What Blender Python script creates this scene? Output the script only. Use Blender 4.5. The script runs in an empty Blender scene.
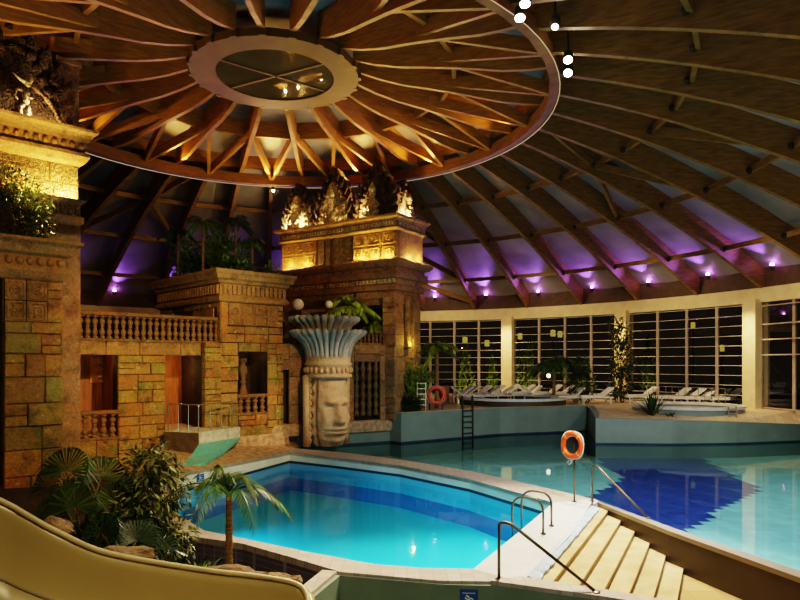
import bpy, math, random
from mathutils import Vector, Matrix, noise
random.seed(7)
PI = math.pi
col = bpy.context.scene.collection
F, HY, EYE = 650.0, 363.0, 3.6          # focal length in pixels, horizon row, eye height


def at(x, y, z):
    """world point of height z seen at pixel x, y (used to survey positions)"""
    Y = F * (EYE - z) / (y - HY)
    return Vector(((x - 400) / F * Y, Y, z))


def atY(x, y, Y):
    return Vector(((x - 400) / F * Y, Y, EYE + (HY - y) * Y / F))


# ------------------------------------------------------------------ materials
MATS = {}


def nodes(name):
    m = bpy.data.materials.new(name)
    m.use_nodes = True
    nt = m.node_tree
    nt.nodes.clear()
    out = nt.nodes.new('ShaderNodeOutputMaterial')
    MATS[name] = m
    return m, nt, out


def N(nt, t, **kw):
    n = nt.nodes.new(t)
    for k, v in kw.items():
        if k.startswith('i_'):
            n.inputs[k[2:].replace('_', ' ')].default_value = v
        else:
            setattr(n, k, v)
    return n


def c4(c):
    return (c[0], c[1], c[2], 1)


def simple(name, c, rough=0.6, var=0.25, scale=3.0, bump=0.0, bscale=20.0, metal=0.0, island=0.0, stretch=None, spec=0.5, c2=None):
    m, nt, out = nodes(name)
    b = N(nt, 'ShaderNodeBsdfPrincipled', i_Roughness=rough, i_Metallic=metal)
    b.inputs['Specular IOR Level'].default_value = spec
    tc = N(nt, 'ShaderNodeTexCoord')
    src = tc.outputs['Object']
    if stretch:
        mp = N(nt, 'ShaderNodeMapping')
        mp.inputs['Scale'].default_value = stretch
        nt.links.new(src, mp.inputs['Vector'])
        src = mp.outputs['Vector']
    nz = N(nt, 'ShaderNodeTexNoise', i_Scale=scale, i_Detail=5.0)
    nt.links.new(src, nz.inputs['Vector'])
    rp = N(nt, 'ShaderNodeValToRGB')
    lo = [max(0, v * (1 - var)) for v in c]
    hi = list(c2) if c2 else [min(1, v * (1 + var)) for v in c]
    rp.color_ramp.elements[0].position = 0.32
    rp.color_ramp.elements[1].position = 0.68
    rp.color_ramp.elements[0].color = c4(lo)
    rp.color_ramp.elements[1].color = c4(hi)
    nt.links.new(nz.outputs['Fac'], rp.inputs['Fac'])
    csrc = rp.outputs['Color']
    if island:
        g = N(nt, 'ShaderNodeNewGeometry')
        mr = N(nt, 'ShaderNodeMapRange')
        mr.inputs['To Min'].default_value = 1 - island
        mr.inputs['To Max'].default_value = 1 + island
        nt.links.new(g.outputs['Random Per Island'], mr.inputs['Value'])
        mx = N(nt, 'ShaderNodeVectorMath', operation='SCALE')
        nt.links.new(csrc, mx.inputs[0])
        nt.links.new(mr.outputs['Result'], mx.inputs['Scale'])
        csrc = mx.outputs['Vector']
    nt.links.new(csrc, b.inputs['Base Color'])
    if bump:
        n2 = N(nt, 'ShaderNodeTexNoise', i_Scale=bscale, i_Detail=4.0)
        nt.links.new(src, n2.inputs['Vector'])
        bp = N(nt, 'ShaderNodeBump', i_Strength=bump, i_Distance=0.05)
        nt.links.new(n2.outputs['Fac'], bp.inputs['Height'])
        nt.links.new(bp.outputs['Normal'], b.inputs['Normal'])
    nt.links.new(b.outputs[0], out.inputs['Surface'])
    return m


def stone(name, stops, moss=(0.10, 0.13, 0.03), mossamt=0.5, rust=(0.33, 0.12, 0.03), carve=0.0, cscale=5.0, bright=1.0, speck=0.4, dark=0.75):
    """weathered temple stone: a colour per block, moss and rust blotches, rough bump; carve adds glyph relief"""
    m, nt, out = nodes(name)
    L = nt.links.new
    b = N(nt, 'ShaderNodeBsdfPrincipled', i_Roughness=0.75)
    tc = N(nt, 'ShaderNodeTexCoord')
    g = N(nt, 'ShaderNodeNewGeometry')
    r1 = N(nt, 'ShaderNodeValToRGB')
    els = r1.color_ramp.elements
    while len(els) < len(stops):
        els.new(0.5)
    for i, s in enumerate(stops):
        els[i].position = i / max(1, len(stops) - 1)
        els[i].color = c4([v * bright for v in s])
    L(g.outputs['Random Per Island'], r1.inputs['Fac'])

    def blot(prev, colr, scale, lo, hi, amt, off):
        mp = N(nt, 'ShaderNodeMapping')
        mp.inputs['Location'].default_value = (off, off * 2, 0)
        L(tc.outputs['Object'], mp.inputs['Vector'])
        nz = N(nt, 'ShaderNodeTexNoise', i_Scale=scale, i_Detail=6.0, i_Roughness=0.65)
        L(mp.outputs['Vector'], nz.inputs['Vector'])
        mr = N(nt, 'ShaderNodeMapRange')
        mr.inputs['From Min'].default_value = lo
        mr.inputs['From Max'].default_value = hi
        mr.inputs['To Max'].default_value = amt
        L(nz.outputs['Fac'], mr.inputs['Value'])
        mx = N(nt, 'ShaderNodeMix', data_type='RGBA')
        mx.inputs['B'].default_value = c4(colr)
        for s in mx.inputs:
            pass
        L(mr.outputs['Result'], mx.inputs[0])
        L(prev, mx.inputs[6])
        mx.inputs[7].default_value = c4(colr)
        return mx.outputs[2]
    c = blot(r1.outputs['Color'], moss, 0.9, 0.5, 0.66, mossamt, 3.1)
    c = blot(c, rust, 0.7, 0.52, 0.68, 0.65, 11.7)
    c = blot(c, (0.025, 0.018, 0.01), 2.6, 0.5, 0.72, dark, 5.3)
    c = blot(c, [min(1, v * 1.9 * bright) for v in stops[-1]], 4.2, 0.58, 0.72, 0.55 if dark > .5 else .15, 8.9)
    nf = N(nt, 'ShaderNodeTexNoise', i_Scale=13.0, i_Detail=6.0, i_Roughness=0.7)
    L(tc.outputs['Object'], nf.inputs['Vector'])
    mf = N(nt, 'ShaderNodeMapRange')
    mf.inputs['From Min'].default_value = 0.3
    mf.inputs['From Max'].default_value = 0.7
    mf.inputs['To Min'].default_value = 1 - speck
    mf.inputs['To Max'].default_value = 1 + speck * .8
    L(nf.outputs['Fac'], mf.inputs['Value'])
    ms = N(nt, 'ShaderNodeVectorMath', operation='SCALE')
    L(c, ms.inputs[0])
    L(mf.outputs['Result'], ms.inputs['Scale'])
    c = ms.outputs['Vector']
    csink = c
    L(c, b.inputs['Base Color'])
    n2 = N(nt, 'ShaderNodeTexNoise', i_Scale=9.0, i_Detail=8.0, i_Roughness=0.7)
    L(tc.outputs['Object'], n2.inputs['Vector'])
    bp = N(nt, 'ShaderNodeBump', i_Strength=0.8, i_Distance=0.08)
    L(n2.outputs['Fac'], bp.inputs['Height'])
    nrm = bp.outputs['Normal']
    if carve:
        v = N(nt, 'ShaderNodeTexVoronoi', feature='DISTANCE_TO_EDGE', i_Scale=cscale)
        nd = N(nt, 'ShaderNodeTexNoise', i_Scale=cscale * 0.8, i_Detail=2.0)
        L(tc.outputs['Object'], nd.inputs['Vector'])
        ad = N(nt, 'ShaderNodeVectorMath', operation='MULTIPLY_ADD')
        ad.inputs[1].default_value = (0.5, 0.5, 0.5)
        L(nd.outputs['Color'], ad.inputs[0])
        L(tc.outputs['Object'], ad.inputs[2])
        L(ad.outputs[0], v.inputs['Vector'])
        sn = N(nt, 'ShaderNodeMath', operation='SINE')
        ml = N(nt, 'ShaderNodeMath', operation='MULTIPLY')
        ml.inputs[1].default_value = 26.0
        L(v.outputs['Distance'], ml.inputs[0])
        L(ml.outputs[0], sn.inputs[0])
        b2 = N(nt, 'ShaderNodeBump', i_Strength=carve, i_Distance=0.08)
        L(sn.outputs[0], b2.inputs['Height'])
        L(nrm, b2.inputs['Normal'])
        nrm = b2.outputs['Normal']
        mc = N(nt, 'ShaderNodeMapRange')  # grooves darkened: shade put into the stone colour
        mc.inputs['From Min'].default_value = -1.0
        mc.inputs['From Max'].default_value = 0.6
        mc.inputs['To Min'].default_value = 0.5
        mc.inputs['To Max'].default_value = 1.2
        L(sn.outputs[0], mc.inputs['Value'])
        m2 = N(nt, 'ShaderNodeVectorMath', operation='SCALE')
        L(csink, m2.inputs[0])
        L(mc.outputs['Result'], m2.inputs['Scale'])
        L(m2.outputs['Vector'], b.inputs['Base Color'])
    L(nrm, b.inputs['Normal'])
    L(b.outputs[0], out.inputs['Surface'])
    return m


def emis(name, c, s):
    m, nt, out = nodes(name)
    e = N(nt, 'ShaderNodeEmission', i_Strength=s)
    e.inputs['Color'].default_value = c4(c)
    nt.links.new(e.outputs[0], out.inputs['Surface'])
    return m


def clear(name, tint, gloss, ior=1.33, bump=0.0, bscale=1.2, rough=0.0):
    """water or glass: tinted see-through surface with a fresnel reflection"""
    m, nt, out = nodes(name)
    L = nt.links.new
    t = N(nt, 'ShaderNodeBsdfTransparent')
    t.inputs['Color'].default_value = c4(tint)
    gl = N(nt, 'ShaderNodeBsdfGlossy', i_Roughness=rough)
    gl.inputs['Color'].default_value = c4(gloss)
    fr = N(nt, 'ShaderNodeFresnel', i_IOR=ior)
    mx = N(nt, 'ShaderNodeMixShader')
    L(fr.outputs[0], mx.inputs[0])
    L(t.outputs[0], mx.inputs[1])
    L(gl.outputs[0], mx.inputs[2])
    if bump:
        tc = N(nt, 'ShaderNodeTexCoord')
        nz = N(nt, 'ShaderNodeTexNoise', i_Scale=bscale, i_Detail=2.0)
        L(tc.outputs['Object'], nz.inputs['Vector'])
        bp = N(nt, 'ShaderNodeBump', i_Strength=bump, i_Distance=0.02)
        L(nz.outputs['Fac'], bp.inputs['Height'])
        L(bp.outputs['Normal'], gl.inputs['Normal'])
        L(bp.outputs['Normal'], fr.inputs['Normal'])
    L(mx.outputs[0], out.inputs['Surface'])
    return m


def tiled(name, c, grout, size, rough=0.35, axes=('x', 'y'), var=0.12):
    """square ceramic tiles with grout lines"""
    m, nt, out = nodes(name)
    L = nt.links.new
    b = N(nt, 'ShaderNodeBsdfPrincipled', i_Roughness=rough)
    tc = N(nt, 'ShaderNodeTexCoord')
    sp = N(nt, 'ShaderNodeSeparateXYZ')
    cb = N(nt, 'ShaderNodeCombineXYZ')
    L(tc.outputs['Object'], sp.inputs[0])
    if axes == ('xy', 'z'):
        ad = N(nt, 'ShaderNodeMath', operation='ADD')
        L(sp.outputs['X'], ad.inputs[0])
        L(sp.outputs['Y'], ad.inputs[1])
        L(ad.outputs[0], cb.inputs['X'])
        L(sp.outputs['Z'], cb.inputs['Y'])
    else:
        L(sp.outputs['X'], cb.inputs['X'])
        L(sp.outputs['Y'], cb.inputs['Y'])
    br = N(nt, 'ShaderNodeTexBrick', offset=0.0, squash=1.0)
    br.inputs['Scale'].default_value = 1.0
    br.inputs['Mortar Size'].default_value = size * 0.05
    br.inputs['Brick Width'].default_value = size
    br.inputs['Row Height'].default_value = size
    br.inputs['Color1'].default_value = c4([v * (1 - var) for v in c])
    br.inputs['Color2'].default_value = c4([min(1, v * (1 + var)) for v in c])
    br.inputs['Mortar'].default_value = c4(grout)
    L(cb.outputs[0], br.inputs['Vector'])
    L(br.outputs['Color'], b.inputs['Base Color'])
    L(b.outputs[0], out.inputs['Surface'])
    return m


wood = simple('glulam_wood', (0.25, 0.138, 0.042), 0.55, 0.3, 2.0, stretch=(1, 1, 6), bump=0.1, bscale=6)
wood_ring = simple('ring_wood', (0.40, 0.185, 0.038), 0.5, 0.25, 2.0, stretch=(1, 1, 6))
plate_m = simple('oculus_plate', (0.17, 0.088, 0.014), 0.6, 0.15, 1.0)
membrane = simple('dome_membrane', (0.36, 0.33, 0.36), 0.5, 0.25, 0.5, stretch=(1, 1, 1))
steel_dark = simple('dark_steel', (0.03, 0.025, 0.02), 0.5, 0.2)
STOPS = [(0.17, 0.085, 0.025), (0.32, 0.18, 0.05), (0.20, 0.15, 0.045), (0.38, 0.20, 0.05), (0.22, 0.19, 0.05), (0.30, 0.12, 0.03), (0.34, 0.23, 0.08)]
stone_m = stone('temple_stone', STOPS, moss=(0.10, 0.15, 0.02), mossamt=0.85, rust=(0.40, 0.12, 0.02), bright=1.15)
stone_red = stone('reddish_stone', [(0.30, 0.15, 0.07), (0.36, 0.22, 0.11), (0.24, 0.13, 0.07), (0.38, 0.2, 0.09)], mossamt=0.35)
stone_carved = stone('carved_stone', [(0.36, 0.21, 0.07), (0.42, 0.27, 0.10), (0.33, 0.18, 0.06)], mossamt=0.3, carve=0.9)
stone_cornice = stone('cornice_stone', [(0.32, 0.165, 0.05), (0.36, 0.20, 0.07)], mossamt=0.25, rust=(0.30, 0.14, 0.06))
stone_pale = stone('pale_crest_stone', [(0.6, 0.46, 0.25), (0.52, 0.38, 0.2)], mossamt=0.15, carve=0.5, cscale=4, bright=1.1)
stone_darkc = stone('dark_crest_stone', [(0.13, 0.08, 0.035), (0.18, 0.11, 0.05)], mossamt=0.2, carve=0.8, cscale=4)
stone_bal = stone('baluster_stone', [(0.24, 0.13, 0.055), (0.19, 0.10, 0.04), (0.27, 0.17, 0.07)], mossamt=0.3)
stone_head = stone('totem_stone', [(0.44, 0.29, 0.18), (0.48, 0.33, 0.2)], moss=(0.26, 0.22, 0.17), mossamt=0.5, rust=(0.42, 0.20, 0.11), speck=0.12, dark=0.25)
stone_plume = stone('plume_stone', [(0.30, 0.30, 0.29), (0.40, 0.38, 0.36), (0.24, 0.26, 0.28)], moss=(0.17, 0.19, 0.20), mossamt=0.6, rust=(0.36, 0.26, 0.2), speck=0.12, dark=0.3)
room_wood = simple('room_wood', (0.28, 0.10, 0.03), 0.5, 0.35, 2.0, stretch=(4, 4, 0.5))
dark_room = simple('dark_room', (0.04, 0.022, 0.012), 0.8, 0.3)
plaster = simple('cream_plaster', (0.76, 0.60, 0.34), 0.7, 0.08, 2.0, bump=0.05)
louver_m = simple('pale_metal', (0.52, 0.47, 0.42), 0.45, 0.1, 2.0)
mull_m = simple('mullion_metal', (0.42, 0.32, 0.26), 0.4, 0.15, 2.0)
poolwall = simple('pool_wall_paint', (0.165, 0.225, 0.225), 0.5, 0.10, 1.2)
poolwall_b = simple('pool_wall_blue', (0.17, 0.22, 0.245), 0.5, 0.10, 1.2)
poolwall_w = simple('pool_wall_white', (0.62, 0.66, 0.62), 0.5, 0.1, 1.2)
poolfloor = tiled('pool_floor_tile', (0.36, 0.63, 0.68), (0.33, 0.58, 0.63), 0.35, 0.4)
mosaic = tiled('blue_mosaic', (0.045, 0.065, 0.34), (0.085, 0.125, 0.42), 0.3, 0.3, var=0.25)
band_m = simple('pool_edge_band', (0.02, 0.05, 0.09), 0.4, 0.2)
smallfloor = simple('small_pool_floor', (0.03, 0.56, 0.80), 0.6, 0.06, 0.6)
smallwall = simple('small_pool_wall', (0.05, 0.42, 0.66), 0.6, 0.08, 0.6)
smallband = simple('small_pool_band', (0.015, 0.16, 0.42), 0.5, 0.1, 0.6)
coping_d = simple('dark_coping', (0.24, 0.22, 0.22), 0.45, 0.1, 3.0)
coping_m = tiled('coping_tile', (0.42, 0.355, 0.335), (0.32, 0.27, 0.25), 0.22, 0.45)
coping_w = simple('landing_tile', (0.58, 0.59, 0.62), 0.45, 0.10, 3.0)
dark_tile = tiled('outer_mosaic', (0.12, 0.10, 0.14), (0.28, 0.25, 0.30), 0.13, 0.4, axes=('xy', 'z'), var=0.3)
green_wall = simple('green_wall', (0.17, 0.22, 0.17), 0.6, 0.1, 1.5)
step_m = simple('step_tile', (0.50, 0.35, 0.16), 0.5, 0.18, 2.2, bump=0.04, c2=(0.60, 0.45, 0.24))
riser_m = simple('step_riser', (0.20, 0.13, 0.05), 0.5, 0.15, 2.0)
shade_strip_m = simple('blue_white_lip', (0.40, 0.50, 0.70), 0.5, 0.25, 5.0, bump=0.5, bscale=12)  # bluish shade of the landing edge put into a tile colour
beige_floor = tiled('beige_floor', (0.40, 0.26, 0.11), (0.33, 0.21, 0.09), 0.6, 0.5)
deck_m = tiled('deck_tile', (0.58, 0.43, 0.28), (0.48, 0.35, 0.22), 0.5, 0.4)
brown_wall = simple('brown_wall', (0.055, 0.042, 0.024), 0.55, 0.15, 1.0)
steel = simple('handrail_steel', (0.15, 0.13, 0.10), 0.38, 0.1, 2.0, metal=0.9)
steel_b = simple('bright_steel', (0.6, 0.57, 0.52), 0.25, 0.1, 2.0, metal=0.9)
orange = simple('buoy_orange', (0.62, 0.055, 0.003), 0.45, 0.1, 2.0)
band_o = simple('buoy_band', (0.80, 0.17, 0.02), 0.4, 0.1)
red = simple('buoy_red', (0.62, 0.07, 0.04), 0.45, 0.1, 2.0)
white_m = simple('white_plastic', (0.78, 0.74, 0.68), 0.5, 0.05, 2.0)
rope_m = simple('white_rope', (0.75, 0.70, 0.62), 0.8, 0.1, 8.0)
slide_m = simple('slide_gelcoat', (0.56, 0.44, 0.20), 0.3, 0.08, 0.7)
slide_line = simple('slide_groove', (0.30, 0.23, 0.14), 0.4, 0.1)
slide_lip = simple('slide_lip', (0.78, 0.66, 0.42), 0.35, 0.1, 3.0)
rock_m = simple('pink_rock', (0.40, 0.27, 0.17), 0.85, 0.4, 5.0, bump=0.7, bscale=14)
soil = simple('soil', (0.05, 0.032, 0.018), 0.95, 0.4, 3.0, bump=0.5)
teal_slide = simple('teal_slide', (0.10, 0.42, 0.44), 0.3, 0.45, 5.0, stretch=(6, 6, 1), bump=0.3)
slab_m = simple('grey_slab', (0.5, 0.48, 0.42), 0.7, 0.3, 6.0, bump=0.4, bscale=18)
slab_d = simple('dark_slab', (0.10, 0.07, 0.045), 0.8, 0.3, 4.0, bump=0.3)
blue_sign = simple('blue_sign', (0.01, 0.07, 0.30), 0.4, 0.05)
white_p = simple('white_print', (0.75, 0.78, 0.8), 0.5, 0.02)
leaf_a = simple('leaf_green', (0.08, 0.15, 0.025), 0.4, 0.4, 3.0, island=0.5)
leaf_b = simple('leaf_olive', (0.17, 0.19, 0.06), 0.35, 0.4, 3.0, island=0.55)
leaf_c = simple('leaf_bright', (0.20, 0.27, 0.04), 0.45, 0.3, 3.0, island=0.4)
leaf_d = simple('leaf_deep', (0.022, 0.055, 0.015), 0.4, 0.4, 3.0, island=0.5)
bark = simple('bark', (0.16, 0.09, 0.04), 0.9, 0.4, 8.0, bump=0.5)
bark_p = simple('palm_trunk', (0.30, 0.17, 0.06), 0.85, 0.4, 10.0, bump=0.5, stretch=(1, 1, 5))
glass = clear('window_glass', (0.82, 0.80, 0.78), (1, 1, 1), 1.45)
oc_glass = simple('oculus_glass', (0.10, 0.08, 0.04), 0.03, 0.15, 0.6)
water_big = clear('big_pool_water', (0.74, 0.93, 0.95), (0.7, 0.85, 0.9), 1.15, bump=0.12, bscale=0.8, rough=0.04)
water_small = clear('small_pool_water', (0.72, 0.95, 0.98), (0.5, 0.75, 0.9), 1.2, bump=0.16, bscale=1.3, rough=0.05)
lamp_w = emis('lamp_white', (1.0, 0.86, 0.62), 120)
lamp_s = emis('lamp_small', (1.0, 0.82, 0.5), 40)
led = emis('led_strip', (1.0, 0.8, 0.5), 0.4)
wood_low = simple('ring_wood_dark', (0.24, 0.105, 0.022), 0.6, 0.25, 2.0, stretch=(1, 1, 6))
lamp_p = emis('lamp_purple', (0.8, 0.25, 1.0), 22)
globe_e = emis('globe_glow', (0.62, 0.50, 0.10), 0.5)
green_e = emis('lit_foliage', (0.30, 0.36, 0.05), 0.5)
pale_globe = simple('pale_globe', (0.62, 0.60, 0.66), 0.3, 0.05)
outside_m = simple('night_ground', (0.03, 0.028, 0.03), 0.6, 0.3, 1.0)
asph = simple('night_building', (0.05, 0.04, 0.035), 0.8, 0.3, 1.0)


# ------------------------------------------------------------------ mesh helpers
class MB:
    def __init__(self):
        self.v, self.f = [], []

    def add(self, vs, fs):
        o = len(self.v)
        self.v += [tuple(p) for p in vs]
        self.f += [tuple(i + o for i in q) for q in fs]

    def box(self, x0, x1, y0, y1, z0, z1):
        self.hexa([(x0, y0), (x1, y0), (x1, y1), (x0, y1)], z0, z1)

    def hexa(self, poly, z0, z1):
        """prism over a polygon; z0/z1 numbers or per-vertex lists"""
        n = len(poly)
        a = z0 if isinstance(z0, (list, tuple)) else [z0] * n
        b = z1 if isinstance(z1, (list, tuple)) else [z1] * n
        vs = [(p[0], p[1], a[i]) for i, p in enumerate(poly)] + [(p[0], p[1], b[i]) for i, p in enumerate(poly)]
        fs = [tuple(range(n - 1, -1, -1)), tuple(range(n, 2 * n))] + [(i, (i + 1) % n, n + (i + 1) % n, n + i) for i in range(n)]
        self.add(vs, fs)

    def beam(self, p, q, w, d, up=(0, 0, 1)):
        p, q, up = Vector(p), Vector(q), Vector(up)
        t = (q - p).normalized()
        s = t.cross(up).normalized() * (w / 2)
        u = s.cross(t).normalized() * (d / 2)
        vs = [p - s - u, p + s - u, p + s + u, p - s + u, q - s - u, q + s - u, q + s + u, q - s + u]
        self.add(vs, [(3, 2, 1, 0), (4, 5, 6, 7), (0, 1, 5, 4), (1, 2, 6, 5), (2, 3, 7, 6), (3, 0, 4, 7)])

    def tube(self, pts, r, n=8, closed=False):
        pts = [Vector(p) for p in pts]
        k = len(pts)
        rr = r if isinstance(r, (list, tuple)) else [r] * k
        rings, ref = [], None
        for i, p in enumerate(pts):
            a = pts[(i - 1) % k] if (closed or i > 0) else p
            b = pts[(i + 1) % k] if (closed or i < k - 1) else p
            t = (b - a).normalized()
            if ref is None:
                ref = Vector((0, 0, 1)) if abs(t.z) < 0.9 else Vector((1, 0, 0))
            s = t.cross(ref)
            if s.length < 1e-5:
                s = t.orthogonal()
            s.normalize()
            u = s.cross(t).normalized()
            ref = u
            rings.append([p + (s * math.cos(2 * PI * j / n) + u * math.sin(2 * PI * j / n)) * rr[i] for j in range(n)])
        vs = [p for rg in rings for p in rg]
        fs = []
        m = k if closed else k - 1
        for i in range(m):
            i2 = (i + 1) % k
            for j in range(n):
                j2 = (j + 1) % n
                fs.append((i * n + j, i2 * n + j, i2 * n + j2, i * n + j2))
        if not closed:
            fs += [tuple(range(n)), tuple(range((k - 1) * n + n - 1, (k - 1) * n - 1, -1))]
        self.add(vs, fs)

    def lathe(self, prof, c=(0, 0, 0), n=16, cap=True):
        vs, fs = [], []
        k = len(prof)
        for r, z in prof:
            for j in range(n):
                a = 2 * PI * j / n
                vs.append((c[0] + r * math.cos(a), c[1] + r * math.sin(a), c[2] + z))
        for i in range(k - 1):
            for j in range(n):
                j2 = (j + 1) % n
                fs.append((i * n + j, i * n + j2, (i + 1) * n + j2, (i + 1) * n + j))
        if cap:
            fs += [tuple(range(n - 1, -1, -1)), tuple(range((k - 1) * n, k * n))]
        self.add(vs, fs)

    def ball(self, c, r, n=10, m=6, sc=(1, 1, 1), lump=0.0, seed=0):
        vs, fs = [], []
        for i in range(m + 1):
            a = PI * i / m
            for j in range(n):
                b = 2 * PI * j / n
                d = Vector((math.sin(a) * math.cos(b), math.sin(a) * math.sin(b), math.cos(a)))
                k = 1 + (lump * noise.noise(d * 1.7 + Vector((seed, seed * .7, 0))) if lump else 0)
                vs.append((c[0] + d.x * r * sc[0] * k, c[1] + d.y * r * sc[1] * k, c[2] + d.z * r * sc[2] * k))
        for i in range(m):
            for j in range(n):
                j2 = (j + 1) % n
                fs.append((i * n + j, (i + 1) * n + j, (i + 1) * n + j2, i * n + j2))
        self.add(vs, fs)

    def loft(self, rings, cap=True):
        n = len(rings[0])
        vs = [p for r in rings for p in r]
        fs = []
        for i in range(len(rings) - 1):
            for j in range(n):
                j2 = (j + 1) % n
                fs.append((i * n + j, i * n + j2, (i + 1) * n + j2, (i + 1) * n + j))
        if cap:
            fs += [tuple(range(n - 1, -1, -1)), tuple(range((len(rings) - 1) * n, len(rings) * n))]
        self.add(vs, fs)

    def rects(self, s0, s1, q0, q1, prof):
        """moulding: stacked rectangles grown by an offset; prof = [(offset, z)]"""
        self.loft([[(s0 - o, q0 - o, z), (s1 + o, q0 - o, z), (s1 + o, q1 + o, z), (s0 - o, q1 + o, z)] for o, z in prof])

    def ashlar(self, s0, s1, z0, z1, q, axis='s', h=0.5, seed=1, out=0.06, depth=0.25, sign=-1, wmin=0.5, wmax=1.1):
        """a wall face of squared stones in uneven courses, each stone a little proud of the next"""
        rnd = random.Random(seed)
        z = z0
        while z < z1 - 1e-3:
            hh = h * rnd.uniform(0.75, 1.35)
            if z1 - z - hh < h * 0.45:
                hh = z1 - z
            s = s0
            while s < s1 - 1e-3:
                w = rnd.uniform(wmin, wmax)
                if s1 - s - w < wmin * 0.6:
                    w = s1 - s
                split = [(z, z + hh)]
                if rnd.random() < 0.25 and hh > 0.35:
                    zz = z + hh * rnd.uniform(0.4, 0.6)
                    split = [(z, zz), (zz, z + hh)]
                for za, zb_ in split:
                    p = rnd.uniform(0.0, out)
                    g, bv = 0.007, 0.024
                    front = q + sign * p
                    back = q - sign * depth
                    rg = []
                    for d, o in ((back, 0), (front - sign * bv, 0), (front, bv)):
                        a0, a1, b0, b1 = s + g + o, s + w - g - o, za + g + o, zb_ - g - o
                        if axis == 's':
                            rg.append([(a0, d, b0), (a1, d, b0), (a1, d, b1), (a0, d, b1)])
                        else:
                            rg.append([(d, a0, b0), (d, a1, b0), (d, a1, b1), (d, a0, b1)])
                    self.loft(rg)
                s += w
            z += hh

    def build(self, name, m, parent=None, smooth=False, world=False, base=None):
        vs = [Vector(p) for p in self.v]
        o = None
        if parent is not None and world:
            inv = WM(parent).inverted()
            vs = [inv @ p for p in vs]
        loc = Vector((0, 0, 0))
        if parent is None:
            if base is None:
                lo = [min(p[i] for p in vs) for i in range(3)]
                hi = [max(p[i] for p in vs) for i in range(3)]
                base = ((lo[0] + hi[0]) / 2, (lo[1] + hi[1]) / 2, lo[2])
            loc = Vector(base)
            vs = [p - loc for p in vs]
        me = bpy.data.meshes.new(name)
        me.from_pydata(vs, [], self.f)
        me.materials.append(m)
        me.update()
        import bmesh
        b = bmesh.new()
        b.from_mesh(me)
        if len(b.faces) < 60000:
            bmesh.ops.recalc_face_normals(b, faces=b.faces)
        b.to_mesh(me)
        b.free()
        if smooth:
            for p in me.polygons:
                p.use_smooth = True
        o = bpy.data.objects.new(name, me)
        col.objects.link(o)
        o.location = loc
        if parent is not None:
            o.parent = parent
        return o


def WM(o):
    m = Matrix.LocRotScale(o.location, o.rotation_euler, o.scale)
    return WM(o.parent) @ m if o.parent else m


def tag(o, label=None, cat=None, group=None, kind=None):
    if label: o['label'] = label
    if cat: o['category'] = cat
    if group: o['group'] = group
    if kind: o['kind'] = kind
    return o


def thing(name, label, cat, loc=(0, 0, 0), rz=0.0, group=None):
    o = bpy.data.objects.new(name, None)
    o.empty_display_size = 0.2
    col.objects.link(o)
    o.location = loc
    o.rotation_euler = (0, 0, rz)
    return tag(o, label, cat, group)


def struct(name, mb, m, smooth=False, parent=None, **k):
    o = mb.build(name, m, parent, smooth, **k)
    if parent is None:
        o['kind'] = 'structure'
    return o


def copy_tree(o, parent=None):
    c = o.copy()
    col.objects.link(c)
    c.parent = parent
    for ch in [x for x in col.objects if x.parent == o]:
        copy_tree(ch, c)
    return c


def light(kind, name, loc, energy, color, size=0.1, target=None, spot=None, blend=0.5):
    d = bpy.data.lights.new(name, kind)
    d.energy = energy
    d.color = color
    if kind == 'AREA':
        d.size = size
    else:
        d.shadow_soft_size = size
    if kind == 'SPOT':
        d.spot_size = math.radians(spot)
        d.spot_blend = blend
    o = bpy.data.objects.new(name, d)
    col.objects.link(o)
    o.location = loc
    if target is not None:
        o.rotation_euler = (Vector(target) - Vector(loc)).to_track_quat('-Z', 'Y').to_euler()
    return o


WARM = (1.0, 0.70, 0.33)
AMBER = (1.0, 0.62, 0.18)
PURPLE = (0.44, 0.17, 1.0)

# ------------------------------------------------------------------ dome
CX, CY, RW = -4.5, 23.5, 23.9


RD = 1.05      # depth of the roof ribs


def zb(r):
    return 13.93 - 0.0118 * (r * r - 9.2)


def pol(r, az, z):
    a = math.radians(az)
    return Vector((CX + r * math.sin(a), CY + r * math.cos(a), z))


def rib(az, r0, r1, w, depth, n, name, m, taper=None):
    mb = MB()
    a = math.radians(az)
    s = Vector((math.cos(a), -math.sin(a), 0)) * (w / 2)
    rg = []
    for i in range(n + 1):
        t = i / n
        r = r0 + (r1 - r0) * t
        d = depth if taper is None else depth * (taper + (1 - taper) * min(1, 4 * t * (1 - t) + 0.35))
        z1 = zb(r) + RD
        z0 = z1 - d
        p0, p1 = pol(r, az, z0), pol(r, az, z1)
        rg.append([p0 - s, p0 + s, p1 + s, p1 - s])
    mb.loft(rg)
    return struct(name, mb, m)


OFF = 6.0
R1, RM, RO = 9.83, 6.5, 3.03
for k in range(40):
    rib(OFF + 9 * k, R1 - 0.1, RW + 0.2, 0.2, RD, 14, 'roof_rib', wood)
for k in range(20):
    az = -3 + 18 * k
    rib(az, RO - 0.05, R1, 0.17, 1.1, 8, 'roof_rib', wood_ring, 0.6)
    for sgn in (-1, 1):
        mb = MB()
        mb.beam(pol(RM - 0.5, az, zb(RM) + 0.42), pol(R1, az + 9 * sgn, zb(R1) + 0.15), 0.15, 0.42)
        struct('roof_strut', mb, wood_ring)


def ringbeam(r, z0, z1, w, name, m, n=40, off=OFF, a0=0, a1=None):
    mb = MB()
    rg = []
    cnt = n if a1 is None else a1
    for k in range(cnt + (0 if a1 is None else 1)):
        az = off + 360 / n * (k + a0)
        rg.append([pol(r - w / 2, az, z0), pol(r + w / 2, az, z0), pol(r + w / 2, az, z1), pol(r - w / 2, az, z1)])
    if a1 is None:
        rg.append(rg[0])
    mb.loft(rg, cap=False)
    return struct(name, mb, m)


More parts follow.
